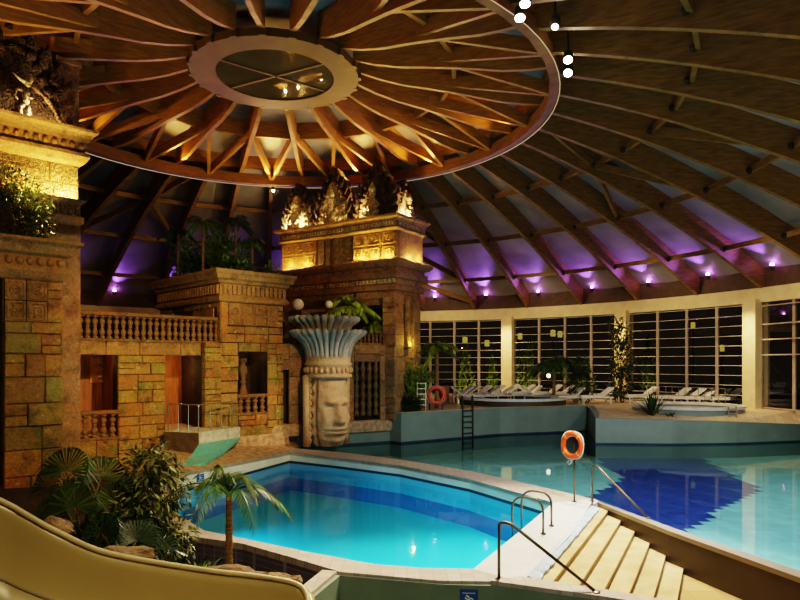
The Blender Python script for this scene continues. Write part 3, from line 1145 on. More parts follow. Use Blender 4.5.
q = Vector((GB[4][0] - GB[3][0], GB[4][1] - GB[3][1], 0)).normalized()
sign('small blue sign with a white pictogram on the green wall under the near coping', (1.1, 10.385, -0.17), (q.y, -q.x, 0), .29, .3)
tp = Vector((IN[14][0] - IN[0][0], IN[14][1] - IN[0][1], 0)).normalized()
c = Vector((*IN[14], 0)) + (Vector((*IN[0], 0)) - Vector((*IN[14], 0))) * 0.12
sign('small blue sign on the white wall of the turquoise pool below the temple', (c.x + .012, c.y - .012, 0.02), (-tp.y, tp.x, 0), .34, .22)

# ------------------------------------------------------------------ water slide in front
RIM = [(-5.6, 5.9, 3.1), (-4.7, 6.3, 2.62), (-4.02, 6.55, 2.2), (-3.78, 6.6, 2.04), (-3.5, 6.65, 1.86), (-3.05, 6.8, 1.60), (-2.2, 7.15, 1.32), (-1.6, 7.4, 1.16), (-1.22, 7.55, 1.03), (-1.07, 7.45, 0.93), (-1.02, 7.2, 0.80)]
DN = [1.0, 1.0, .95, .9, .85, .8, .75, .72, .7, .6, .5]
o = thing('water_slide', 'cream coloured water slide channel sweeping across the front of the picture', 'water slide', (-3, 6.5, 0.4))
secs = []
for i, p in enumerate(RIM):
    p = Vector(p)
    a = Vector(RIM[max(0, i - 1)]); b = Vector(RIM[min(len(RIM) - 1, i + 1)])
    d = (b - a); d.z = 0; d.normalize()
    nn = Vector((d.y, -d.x, 0))       # towards the rider
    if nn.y > 0: nn = -nn
    h = DN[i]
    sec = [p + Vector((0, 0, -h - .12)) - nn * .06, p - nn * .08, p, p + nn * .03 + Vector((0, 0, -.12))]
    for t in range(1, 9):
        a_ = t / 8 * PI / 2
        sec.append(p + nn * (.03 + .5 * (1 - math.cos(a_))) + Vector((0, 0, -.12 - (h - .12) * math.sin(a_))))
    sec += [p + nn * 1.6 + Vector((0, 0, -h)), p + nn * 1.6 + Vector((0, 0, -h - .1)), p + nn * .5 + Vector((0, 0, -h - .1))]
    secs.append(sec)


def smooth_secs(S, k=5):
    out = []
    for i in range(len(S) - 1):
        p0, p1, p2, p3 = S[max(0, i - 1)], S[i], S[i + 1], S[min(len(S) - 1, i + 2)]
        for j in range(k):
            t = j / k
            out.append([0.5 * ((2 * b) + (c - a) * t + (2 * a - 5 * b + 4 * c - d) * t * t + (3 * b - a - 3 * c + d) * t ** 3) for a, b, c, d in zip(p0, p1, p2, p3)])
    out.append(S[-1])
    return out


SS = smooth_secs(secs)
mb = MB(); mb.loft(SS); mb.build('channel', slide_m, o, True, world=True)
mb = MB(); mb.tube([s[2] + Vector((0, 0, .012)) for s in SS], 0.028, 8); mb.build('rim', slide_lip, o, True, world=True)
mb = MB(); mb.tube([s[7] for s in SS], 0.016, 6); mb.build('groove', slide_line, o, True, world=True)

# rocks behind the slide
def rock(lb, p, r, sc, seed, m=None, grp=None):
    mb = MB()
    mb.ball(p, r, 14, 10, sc, 0.5, seed)
    return tag(mb.build('rock', m or rock_m), lb, 'rock', grp)


rock('rough pink rock behind the steep upper part of the slide rim', (-3.72, 6.95, 1.8), .17, (1.3, .8, .8), 1)
rock('flat pinkish rock lying behind the bend of the slide rim', (-2.98, 7.08, 1.5), .22, (1.35, .7, .5), 2)
rock('long low rock behind the middle of the slide rim', (-2.0, 7.5, 1.14), .22, (1.9, .6, .6), 3)
rock('crusty low rock at the lower end of the slide rim, above the tiled wall', (-1.5, 7.7, .98), .2, (1.7, .7, .6), 4)
mb = MB()
mb.hexa([(-9, 6.0), (-5.2, 6.4), (-3.4, 7.0), (-1.35, 7.9), (-1.75, 9.4), (-3, 12.4), (-4.4, 13.0), (-5.8, 14.8), (-6.5, 17.3), (-7.1, 19.6), (-9, 19), (-12, 14)], -1.5, [1.2, 1.2, .8, .1, -1.25, -.9, -.5, -.2, 0, .1, .3, .6])
struct('ground_planting_bed', mb, soil)

# ------------------------------------------------------------------ temple
class Frame:
    """a building plane: origin, direction along the face (s) and into the wall (q)"""

    def __init__(self, ox, oy, deg):
        self.o = (ox, oy); self.rz = math.radians(deg)
        self.u = (math.cos(self.rz), math.sin(self.rz)); self.w = (-math.sin(self.rz), math.cos(self.rz))

    def s(self, x, q=0.0):
        t = (x - 400) / F
        return (t * (self.o[1] + q * self.w[1]) - self.o[0] - q * self.w[0]) / (self.u[0] - t * self.u[1])

    def z(self, x, y, q=0.0):
        Y = self.o[1] + self.s(x, q) * self.u[1] + q * self.w[1]
        return EYE + (HY - y) * Y / F

    def W(self, s, q, z):
        return Vector((self.o[0] + s * self.u[0] + q * self.w[0], self.o[1] + s * self.u[1] + q * self.w[1], z))

    def thing(self, name, label, cat, s, q, z, group=None):
        return thing(name, label, cat, self.W(s, q, z), self.rz, group)


def shift(mb, s, q, z):
    mb.v = [(p[0] - s, p[1] - q, p[2] - z) for p in mb.v]
    return mb


def beads(s0, s1, q, z, r, step, axis='s'):
    mb = MB()
    k = max(1, int((s1 - s0) / step))
    for i in range(k):
        c = s0 + (i + .5) * (s1 - s0) / k
        mb.ball((c, q, z) if axis == 's' else (q, c, z), r, 8, 5, (1, 1, 1.15))
    return mb


def dentils(s0, s1, q, z0, z1, step, axis='s', t=.1):
    mb = MB()
    k = max(1, int((s1 - s0) / step))
    for i in range(k):
        c = s0 + (i + .5) * (s1 - s0) / k
        w = (s1 - s0) / k * .3
        if axis == 's':
            mb.box(c - w, c + w, q - t, q + .05, z0, z1)
        else:
            mb.box(q - t, q + .05, c - w, c + w, z0, z1)
    return mb


def glyphs(s0, s1, z0, z1, q, ns, nz, seed):
    """squared blocks carved with raised knots and faces"""
    rnd = random.Random(seed)
    mb = MB()
    for i in range(ns):
        for j in range(nz):
            a0, a1 = s0 + (s1 - s0) * i / ns + .012, s0 + (s1 - s0) * (i + 1) / ns - .012
            b0, b1 = z0 + (z1 - z0) * j / nz + .012, z0 + (z1 - z0) * (j + 1) / nz - .012
            mb.box(a0, a1, q, q + .2, b0, b1)
            w, h = a1 - a0, b1 - b0
            cx, cz_ = (a0 + a1) / 2, (b0 + b1) / 2
            t = min(w, h)
            mb.tube([(cx + dx * w * .4, q - .015, cz_ + dz_ * h * .4) for dx, dz_ in ((-1, -.8), (-.8, -1), (.8, -1), (1, -.8), (1, .8), (.8, 1), (-.8, 1), (-1, .8))], t * .055, 6, closed=True)
            n_ = 16
            sg = rnd.choice((-1, 1))
            ph = rnd.uniform(0, 6)
            mb.tube([(cx + sg * t * (.06 + .24 * k / n_) * math.cos(ph + k * .62), q - .02, cz_ + t * (.06 + .24 * k / n_) * math.sin(ph + k * .62)) for k in range(n_)], t * .05, 6)
            for _ in range(4):
                mb.ball((cx + rnd.uniform(-.3, .3) * w, q - .01, cz_ + rnd.uniform(-.3, .3) * h), t * rnd.uniform(.06, .1), 7, 5)
    return mb


BAL_PROF = [(.075, 0), (.075, .08), (.05, .1), (.04, .14), (.075, .22), (.085, .30), (.06, .40), (.038, .48), (.06, .5), (.06, .54), (.038, .56), (.06, .64), (.085, .72), (.075, .8), (.04, .87), (.05, .9), (.075, .92), (.075, 1.0)]


def balustrade(fr, lb, s0, s1, q, z0, z1, step, mrail=None, rail_t=.14, posts=False):
    o = fr.thing('balustrade', lb, 'balustrade', s0, q, z0)
    h = z1 - z0
    mb = MB(); mb.rects(0, s1 - s0, -.11, .11, [(0.0, h - rail_t), (.03, h - rail_t + .03), (.03, h - .03), (0.0, h)])
    mb.build('top_rail', mrail or stone_bal, o)
    mb = MB(); mb.rects(0, s1 - s0, -.11, .11, [(.02, 0), (.02, .06), (0, .09)])
    mb.build('bottom_rail', stone_bal, o)
    k = max(1, int(round((s1 - s0) / step)))
    first = None
    hb = h - rail_t - .09
    for i in range(k):
        x = (i + .5) * (s1 - s0) / k
        if first is None:
            mb = MB(); mb.lathe([(r * 1.25 * min(1.15, step / .24), z * hb) for r, z in BAL_PROF], (0, 0, 0), 10)
            first = mb.build('baluster', stone_bal, o, True)
            b = first
        else:
            b = first.copy(); col.objects.link(b); b.parent = o
        b.location = (x, 0, .09)
    return o


T = Frame(-6.9, 25.0, 43.8)
TERR = 4.42
# --- corner block with planter cornice
o = T.thing('temple_block', 'square temple block with a moulded planter cornice, in the middle of the facade', 'temple block', 0, 0, 0.2)
S1 = T.s(284, 0)


def B(mb, name, m, par=None, smooth=False, o_=None, base=(0, 0, .2)):
    return shift(mb, *base).build(name, m, par if par is not None else o, smooth)


sA, sB = T.s(239, 0), T.s(268, 0)
zs, zt = T.z(250, 415, 0), T.z(250, 352, 0)
mb = MB()
# core walls round the window opening
mb.box(0.03, sA, .06, .5, .2, 6.0); mb.box(sB, S1 - .03, .06, .5, .2, 6.0)
mb.box(sA, sB, .06, .5, .2, zs); mb.box(sA, sB, .06, .5, zt, 6.0)
mb.box(.03, .4, .06, 5.5, .2, 6.0); mb.box(S1 - .4, S1 - .03, .06, 5.5, .2, 6.0)
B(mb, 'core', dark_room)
mb = MB()
mb.ashlar(0, sA, .2, 4.4, .06, seed=3, h=.4, wmax=.8); mb.ashlar(sB, S1, .2, 4.4, .06, seed=4, h=.5, wmin=.3, wmax=.6)
mb.ashlar(sA, sB, .2, zs, .06, seed=5, h=.42); mb.ashlar(sA, sB, zt, 4.4, .06, seed=6, h=.4)
mb.ashlar(0, S1, 4.4, 5.05, .06, seed=8, h=.5)
mb.ashlar(0, 5.4, 4.4, 6.0, .04, axis='q', seed=9, h=.5)
B(mb, 'stonework', stone_m)
mb = MB()
mb.ashlar(0, S1, 5.05, 5.98, .06, seed=12, h=.48, wmin=.4, wmax=.7, out=.02)
B(mb, 'stonework', stone_m)
mb = glyphs(.35, S1 - .3, 5.08, 5.94, -.01, 4, 2, 5)
B(mb, 'glyph_blocks', stone_cornice)
mb = MB()
mb.rects(0, S1, 0, 5.5, [(.0, 5.95), (.12, 6.0), (.16, 6.1), (.10, 6.2), (.05, 6.24), (.05, 6.66), (.14, 6.7), (.18, 6.8), (.28, 6.86), (.32, 7.0), (.38, 7.08), (.38, 7.2), (.2, 7.2)])
B(mb, 'cornice', stone_cornice)
mb = dentils(0, S1, -.05, 6.28, 6.62, .2)
for i_ in range(14):
    mb.ball((S1 * (i_ + .5) / 14 + .1, -.06, 6.45), .07, 8, 5, (.7, 1, 1.6))
B(mb, 'glyph_band', stone_cornice)
mb = dentils(0, 5.5, -.05, 6.28, 6.62, .22, axis='q')
B(mb, 'glyph_band', stone_cornice)
# plinth stone leaning out below
mb = MB(); mb.rects(-.1, S1 + .05, -.1, .6, [(.1, .2), (.06, .6), (0, .72)]); B(mb, 'plinth', rock_m)
# inner column behind the window
mb = MB(); mb.lathe([(r * 2.2, z * 2.1) for r, z in BAL_PROF], ((sA + sB) / 2 + .1, 1.0, zs + .2), 10); B(mb, 'inner_column', stone_bal, smooth=True)
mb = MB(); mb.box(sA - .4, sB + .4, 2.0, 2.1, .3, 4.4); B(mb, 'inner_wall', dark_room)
balustrade(T, 'short stone balustrade in the window of the temple block', sA, sB, .18, zs, T.z(250, 394, .18), .3)

# --- lower pier left of the block and the facade with gallery
Q = .38
p0, p1 = T.s(205, -.05), 0.0
o = T.thing('temple_facade', 'green and ochre stone facade under the long balcony, with two dark openings', 'facade', T.s(62, Q), Q, 0)
base = (T.s(62, Q), Q, 0)
xs = {x: T.s(x, Q) for x in (30, 62, 118, 165, 205)}
zo1, zo2 = T.z(90, 355, Q), T.z(185, 353, Q)
zsill = T.z(90, 441, Q)
zfl = T.z(185, 431, Q)
mb = MB()
mb.ashlar(xs[30], xs[62], -.5, 4.4, Q, seed=20, h=.5)
mb.ashlar(xs[62], xs[118], -.5, zsill, Q, seed=21, h=.42)
mb.ashlar(xs[118], xs[165], -.5, zo1, Q, seed=22, h=.42, wmax=.9)
mb.ashlar(p0, p1 + .02, .2, zo2, -.02, seed=24, h=.48, wmin=.35, wmax=.7)
mb.ashlar(xs[165], xs[205], -.5, zfl, Q, seed=25, h=.5)
mb.ashlar(p0 + .01, 0, zo2, 4.40, -.02, seed=26, h=.4)
B(mb, 'stonework', stone_m, base=base)
mb = MB()
z_l = T.z(140, 341, Q)
mb.ashlar(xs[30], p0 + .1, min(zo1, zo2), 4.42, Q - .05, seed=27, h=.6, wmin=.9, wmax=1.6, out=.04)
B(mb, 'lintel', stone_cornice, base=base)
mb = MB()
mb.box(xs[30], xs[62], Q + .12, Q + .5, -.5, 4.38); mb.box(xs[118], xs[165], Q + .12, Q + .5, -.5, 4.38)
mb.box(p0 + .02, 0.03, .08, Q + .5, .1, 4.38); mb.box(xs[30], p0, Q + .12, Q + .5, zo1 + .05, 4.38)
mb.box(xs[62], xs[118], Q + .12, Q + .5, -.5, zsill - .02); mb.box(xs[165], xs[205], Q + .12, Q + .5, -.5, zfl - .02)
B(mb, 'core', dark_room, base=base)
# rooms behind: side walls of red wood, back wall, floor, terrace slab
mb = MB()
mb.box(xs[30], .3, 3.4, 3.5, .6, 4.3)
mb.box(xs[165] + .05, xs[165] + .14, .9, 3.4, .6, 4.3)
mb.box(xs[118] + .5, xs[118] + .6, .9, 3.4, .6, 4.3)
B(mb, 'room_wall', room_wood, base=base)
mb = MB(); mb.box(xs[30], 0, Q + .3, 3.5, zfl - .1, zfl); B(mb, 'room_floor', deck_m, base=base)
mb = MB(); mb.box(xs[30] - 3, 0, Q + .1, 5.5, 4.3, TERR); B(mb, 'terrace_slab', stone_red, base=base)
balustrade(T, 'long stone balustrade along the balcony above the facade openings', T.s(61, Q), T.s(219, Q), Q, T.z(140, 342, Q), T.z(140, 313.5, Q), .235)
balustrade(T, 'short balustrade with turned balusters in the left facade opening', xs[62], xs[118], Q + .1, zsill, T.z(90, 411, Q + .1), .32)
# things seen in the rooms
def wall_picture(lb, s, q, z, w, h):
    o = T.thing('ornament_panel', lb, 'panel', s, q, z)
    mb = MB(); mb.box(-w / 2, w / 2, -.03, .03, 0, h); mb.build('panel', simple('amber_panel', (0.45, 0.2, 0.07), 0.5, 0.3, 4.0), o)
    mb = MB()
    for k in range(4):
        mb.ball((0.05 * (-1) ** k, -.06, h * (.55 + .1 * k)), .07, 8, 5)
    mb.ball((0, -.06, h * .25), .1, 8, 5)
    mb.build('ornament', stone_pale, o, True)


wall_picture('small amber panel with pale ornaments on the wall inside the left opening', T.s(100, 3.3), 3.33, T.z(100, 383, 3.3), .75, 1.0)
light('POINT', 'room_lamp', T.W(xs[118] - .2, 1.7, 3.7), 9, AMBER, 0.1)
light('POINT', 'room_lamp', T.W(xs[165] + 1.2, 2.2, 3.4), 34, AMBER, 0.1)
light('POINT', 'room_lamp', T.W((sA + sB) / 2, 1.4, 3.9), 14, AMBER, 0.1)
for i in range(3):
    pass
# spout slab with teal chute and railing
o = thing('spout_slab', 'grey stone slab jutting from the facade door with a teal chute below it', 'slab', (-7.08, 22.9, .8))
ca_, ex, ez = Vector((-7.08, 22.9, 0)), Vector((.403, .915, 0)), Vector((-.94, .34, 0))
cs = [ca_, ca_ + ex * 2.3, ca_ + ex * 2.3 + ez * 1.6, ca_ + ez * 1.5]
mb = MB(); mb.hexa([tuple(p[:2]) for p in cs], .72, 1.15); mb.build('slab', slab_m, o, world=True)
mb = MB(); mb.hexa([tuple((ca_ + ez * .02)[:2]), tuple((ca_ + ez * 1.55)[:2]), tuple((ca_ + ez * 1.55 + ex * 2)[:2]), tuple((ca_ + ez * .6 + ex * 2.2)[:2])], -.2, .74); mb.build('support', slab_d, o, world=True)
mb = MB()
a, b = cs[0] + Vector((0, 0, .75)), cs[1] + Vector((0, 0, .75))
c_, d_ = Vector((-6.35, 21.2, .34)), Vector((-7.0, 20.6, .3))
m1 = a + (d_ - a) * .5 + Vector((0, 0, -.08)); m2 = b + (c_ - b) * .5 + Vector((0, 0, -.08))
th = Vector((0, 0, -.1))
mb.loft([[a, b, b + th, a + th], [m1, m2, m2 + th, m1 + th], [d_, c_, c_ + th, d_ + th]])
mb.build('chute', teal_slide, o, world=True)
mb = MB()
mb.hexa([tuple((cs[0] - ex * .03)[:2]), tuple(cs[0][:2]), tuple(cs[3][:2]), tuple((cs[3] - ex * .03)[:2])], -.1, 1.13)
mb.build('side_face', slab_d, o, world=True)
o = thing('door_railing', 'thin metal railing with bars around the slab at the facade door', 'railing', (-7.3, 23.4, 1.15))
top = 2.12
pr = [cs[3] + ex * .1 - ez * .1, cs[0] + ex * .12 + ez * .12, cs[1] - ex * .3 + ez * .12]
for i in range(2):
    mb = MB()
    a, b = pr[i], pr[i + 1]
    z = lambda p, h: Vector((p.x, p.y, h))
    mb.tube(bend([z(a, 1.15), z(a, top), z(b, top), z(b, 1.15)], .1), .025, 8)
    mb.build('rail', steel_b, o, True, world=True)
    kk = 3
    for k in range(1, kk):
        p = a + (b - a) * k / kk
        mb = MB(); mb.tube([z(p, 1.15), z(p, top)], .014, 6); mb.build('bar', steel_b, o, world=True)
# stone ledge between the block and the pool
mb = MB()
mb.hexa([(-7.2, 19.9), (-6.75, 19.9), (-4.35, 26.5), (-4.2, 27.5), (-4.8, 28.2), (-7.0, 25.2), (-8.6, 23.4)], -.3, [.26, .28, .13, .14, .3, .45, .5])
struct('ground_stone_ledge', mb, rock_m)

# --- near left pillar
PQ = -3.9
sR = T.s(62.5, PQ); sL = T.s(4, PQ)
o = T.thing('temple_pier', 'tall stone pillar with glyph blocks and a bead cornice at the left edge', 'pillar', sR, PQ, 0)
base = (sR, PQ, 0)
zc0 = T.z(40, 281, PQ)
mb = MB(); mb.ashlar(sL, sR, -.8, T.z(30, 322, PQ), PQ, seed=31, h=.52, wmin=.42, wmax=.95, out=.09); B(mb, 'stonework', stone_m, base=base)
mb = glyphs(sL, sR - .38, T.z(30, 322, PQ), zc0, PQ - .05, 2, 2, 9); B(mb, 'glyph_blocks', stone_cornice, base=base)
mb = MB(); mb.ashlar(sR - .38, sR, T.z(30, 322, PQ), zc0, PQ, seed=32, h=.8, wmin=.3, wmax=.6, out=.03); B(mb, 'stonework', stone_m, base=base)
mb = MB(); mb.box(sL, sR - .02, PQ + .12, PQ + 2.6, -.8, zc0 + .1); B(mb, 'core', stone_m, base=base)
sl2 = sL - 1.2
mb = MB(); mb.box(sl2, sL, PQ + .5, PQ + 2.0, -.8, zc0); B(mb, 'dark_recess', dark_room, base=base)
mb = MB(); mb.ashlar(sl2 - 2, sl2, -.8, zc0, PQ, seed=35, h=.6); mb.box(sl2 - 2, sl2, PQ + .12, PQ + 2, -.8, zc0); B(mb, 'stonework', stone_m, base=base)
zk = [T.z(36, y, PQ) for y in (281, 272, 268, 257, 254, 246, 240)]
mb = MB()
mb.rects(sl2 - 2, sR, PQ, PQ + 2.6, [(.0, zc0), (.06, zc0 + .05), (.16, zk[1]), (.16, zk[2]), (.06, zk[2] + .02), (.06, zk[3] + .02), (.2, zk[4]), (.26, zk[4] + .12), (.3, zk[5]), (.42, zk[5] + .08), (.42, zk[6]), (.25, zk[6])])
B(mb, 'cornice', stone_cornice, base=base)
mb = beads(sl2 - 1.5, sR + .05, PQ - .07, (zk[2] + zk[3]) / 2 + .02, .1, .235); B(mb, 'bead_band', stone_cornice, smooth=True, base=base)

# --- upper left tower
UQ = -2.1
uR = T.s(80.5, UQ); uL = uR - 5.5
o = T.thing('temple_tower', 'upper left temple tower with a glowing frieze under its bead cornice', 'temple tower', uR, UQ, 0)
base = (uR, UQ, 0)
Z = lambda y: T.z(80, y, UQ)
zz = [Z(y) for y in (240, 226, 218, 206, 201, 166, 158, 150, 141, 137, 132)]
mb = MB(); mb.box(uL, uR, UQ, UQ + 3, -.5, zz[1]); B(mb, 'shaft', stone_red, base=base)
mb = MB(); mb.rects(uL, uR, UQ, UQ + 3, [(0, zz[1] - .3), (.0, zz[1]), (.08, zz[1] + .06), (.08, zz[2]), (.0, zz[2] + .04), (0.0, zz[3]), (.1, zz[3] + .1), (.12, zz[4] - .03), (.16, zz[4])]); B(mb, 'lower_cornice', stone_red, base=base)
mb = dentils(uL, uR, UQ - .02, zz[2] + .06, zz[3] - .02, .2); B(mb, 'dentil_band', stone_carved, base=base)
mb = MB(); mb.ashlar(uL, uR - .02, zz[4], zz[5] + .05, UQ + .12, seed=41, h=.5, wmin=.6, wmax=1.0, out=.04); mb.box(uL, uR - .03, UQ + .22, UQ + 3, zz[4], zz[5] + .1); B(mb, 'frieze', stone_carved, base=base)
mb = MB(); mb.rects(uL, uR, UQ, UQ + 3, [(0, zz[5]), (.1, zz[5] + .06), (.22, zz[6]), (.22, zz[6] + .1), (.1, zz[6] + .12), (.1, zz[8] - .05), (.24, zz[8]), (.3, zz[9]), (.4, zz[9] + .08), (.42, zz[10]), (.2, zz[10])]); B(mb, 'cornice', stone_cornice, base=base)
mb = beads(uL, uR + .1, UQ - .12, (zz[6] + zz[8]) / 2 + .05, .085, .24); B(mb, 'bead_band', stone_cornice, smooth=True, base=base)
# pier and stepped gable on top
ztop = zz[10]
g0, g1 = T.s(58, UQ + 1.2), T.s(79, UQ + 1.2)
o2 = T.thing('rooftop_pier', 'plain stone pier standing on the upper left tower beside the carved figure', 'pier', (g0 + g1) / 2, UQ + 1.5, ztop)
mb = MB(); mb.ashlar(g0, g1, ztop, T.z(70, 66, UQ + 1.2), UQ + 1.2, seed=51, h=.5, wmin=.4, wmax=.7); mb.box(g0, g1, UQ + 1.3, UQ + 2.2, ztop, T.z(70, 66, UQ + 1.2) - .02)
B(mb, 'shaft', stone_red, o2, base=((g0 + g1) / 2, UQ + 1.5, ztop))
mb = MB(); zq = T.z(70, 66, UQ + 1.2); mb.rects(g0, g1, UQ + 1.2, UQ + 2.2, [(0, zq - .02), (.08, zq + .05), (.08, zq + .18)]); B(mb, 'cap', stone_red, o2, base=((g0 + g1) / 2, UQ + 1.5, ztop))


def crest(fr, lb, s, q, z, w, h, lit, seed, facing='front', fig=True, group='carved crests on the temple towers'):
    """pointed, scrolled gable slab with a niche and a seated figure"""
    o = fr.thing('carved_crest', lb, 'crest', s, q, z)
    if facing == 'side':
        o.rotation_euler.z += PI / 2
    rnd = random.Random(seed)
    half = [(.50, 0), (.50, .20), (.46, .30), (.49, .40), (.42, .48), (.43, .58), (.33, .66), (.31, .76), (.20, .84), (.14, .93), (.05, 1.0)]
    pts = [(x * w, y * h) for x, y in half] + [(-x * w, y * h) for x, y in reversed(half)]

    def slab(sc, y0, y1, zo=0.0):
        mb = MB()
        P = [(x * sc, z_ * sc + zo) for x, z_ in pts]
        nn = len(P)
        mb.loft([[(x, y0, z_) for x, z_ in P], [(x, y1, z_) for x, z_ in P]])
        return mb
    slab(1.0, 0.0, .34).build('gable', stone_darkc, o)
    mb = slab(.74, -.12, .02); mb.build('inner_arch', stone_darkc if not lit else stone_pale, o)  # lit crests take paler stone, lamp light put into the colour
    mb = MB()
    for sg in (-1, 1):
        for (x, y, r, an) in ((.42, .05, .10, .3), (.45, .22, .09, .7), (.40, .40, .10, .6), (.36, .55, .085, 1.0), (.25, .68, .09, .9), (.15, .82, .08, 1.2), (.04, .93, .06, 1.5)):
            c_ = Vector((sg * x * w, -.04, y * h))
            dv = Vector((sg * math.cos(an), -.15, math.sin(an))) * r * w * 1.7
            sd = Vector((-sg * math.sin(an), 0, math.cos(an))) * r * w * .8
            mb.tube([c_ - dv * .5 - sd * .5, c_ + sd * .2, c_ + dv * .6 + sd * .5, c_ + dv * .95 + sd * 1.1], [r * w * .55, r * w * .62, r * w * .38, r * w * .08], 8)
            mb.ball(c_ - dv * .35 + Vector((0, -.1, 0)), r * w * .5, 8, 6, (1, .8, 1), .5, seed + y)
        for k_ in range(7):
            t_ = k_ / 6
            mb.ball((sg * (.33 - .2 * t_ ** 1.6) * w, -.16, (.06 + .62 * t_) * h), .045 * w, 7, 5)
    mb.build('scrolls', stone_darkc, o, True)
    if fig:
        mb = MB()
        y = -.3
        mb.lathe([(.2, 0), (.23, .08), (.15, .2), (.17, .38), (.19, .52), (.1, .62), (.06, .66)], (0, y, .05), 12)
        mb.ball((0, y - .01, .8), .115, 10, 8, (1, 1, 1.2))
        mb.lathe([(.12, .84), (.16, .95), (.08, 1.08), (.02, 1.2)], (0, y, .03), 10)
        for sg in (-1, 1):
            mb.tube([(sg * .17, y, .56), (sg * .29, y - .06, .38), (sg * .15, y - .17, .28)], [.06, .055, .045], 8)
            mb.tube([(sg * .1, y, .14), (sg * .3, y - .14, .17), (sg * .1, y - .2, .08)], [.09, .08, .06], 8)
            mb.ball((sg * .13, y, .8), .035, 6, 4)
        k = h / 1.9
        mb.v = [(a * k, b, c * k) for a, b, c in mb.v]
        mb.build('figure', stone_pale, o, True)
    return o


cz = ztop
crest(T, 'dark scrolled gable slab behind the pale figure on the upper left tower', T.s(14, UQ + 1.0), UQ + 1.0, cz, 3.2, T.z(14, 18, UQ + 1.0) - cz, False, 3, fig=False)
# figure with feather tail
fs, fq = T.s(26, UQ + .35), UQ + .35
o = T.thing('feathered_figure', 'pale dancing bird figure with a curling feather tail on the tower cornice', 'statue', fs, fq, cz)
k = (T.z(26, 66, fq) - cz) / 2.0
mb = MB()
mb.tube([(0.02, 0, .62), (0, 0, .8), (.02, 0, 1.05), (0.03, 0, 1.22)], [.06, .12, .15, .06], 10)
mb.ball((.03, -.02, 1.38), .13, 10, 8, (.9, 1, 1.1))
mb.tube([(-.05, -.05, 1.4), (-.2, -.08, 1.46), (-.42, -.06, 1.62)], [.07, .05, .015], 8)
mb.tube([(.1, 0, 1.42), (.2, 0, 1.58), (.16, 0, 1.75)], [.06, .05, .02], 8)
mb.tube([(-.1, 0, 1.12), (-.3, -.05, 1.1), (-.36, -.08, .85), (-.28, -.1, .74)], [.05, .045, .035, .03], 8)
mb.tube([(.14, 0, 1.1), (.24, -.05, .95), (.1, -.12, .86)], [.05, .045, .03], 8)
mb.tube([(-.05, 0, .66), (-.22, -.08, .5), (-.14, -.05, .25), (-.3, -.1, .04)], [.08, .07, .05, .05], 8)
mb.tube([(.06, 0, .64), (.12, 0, .4), (.02, 0, .2), (.12, -.08, .04)], [.08, .065, .05, .05], 8)
mb.v = [(a * k, b * k, c * k) for a, b, c in mb.v]
mb.build('body', stone_pale, o, True)
mb = MB()
for i in range(15):
    t = i / 14
    x = .2 + .9 * t
    zq = 1.3 - .1 * t - .9 * t ** 2.2
    mb.ball((x, 0.02, zq), .085 + .02 * math.sin(i), 8, 6, (.8, .8, 1.1))
    mb.tube([(x, 0, zq), (x + .1, 0, zq - .1)], [.03, .012], 6)
mb.v = [(a * k, b * k, c * k) for a, b, c in mb.v]
mb.build('feather_tail', stone_cornice, o, True)
light('POINT', 'figure_lamp', T.W(fs + .15, fq - .25, cz + .15), 60, (1.0, .8, .5), .05)
light('POINT', 'gable_lamp', T.W(T.s(52, UQ + .8), UQ + .7, cz + .15), 10, AMBER, .05)
# frieze lights
for px in (28, 45, 62, 74):
    light('POINT', 'frieze_lamp', T.W(T.s(px, UQ - .12), UQ - .12, zz[4] + .1), 120 if px > 50 else 45, (1.0, .68, .18), .05)
# cornice wash from below front
light('SPOT', 'cornice_lamp', T.W(uR - 1.2, UQ - 2.6, 7.2), 900, (1.0, .66, .2), .1, T.W(uR - 1.6, UQ, 9.9), 60, 1.0)

# --- middle tower
M = Frame(-0.2, 29.2, math.degrees(math.atan2(-.54, .84)))
ml = M.s(280, 0)
md = 2.4
zM = lambda y: EYE + (HY - y) * 29.2 / F
o = M.thing('temple_tower', 'middle temple tower crowned by four lit crests, behind the giant stone head', 'temple tower', 0, 0, 1.0)
base = (0, 0, 1.0)
ya = [zM(y) for y in (345, 290, 284, 276, 268, 258, 229, 222, 217, 214)]
c1, c2 = M.s(315, 0), M.s(352, 0)
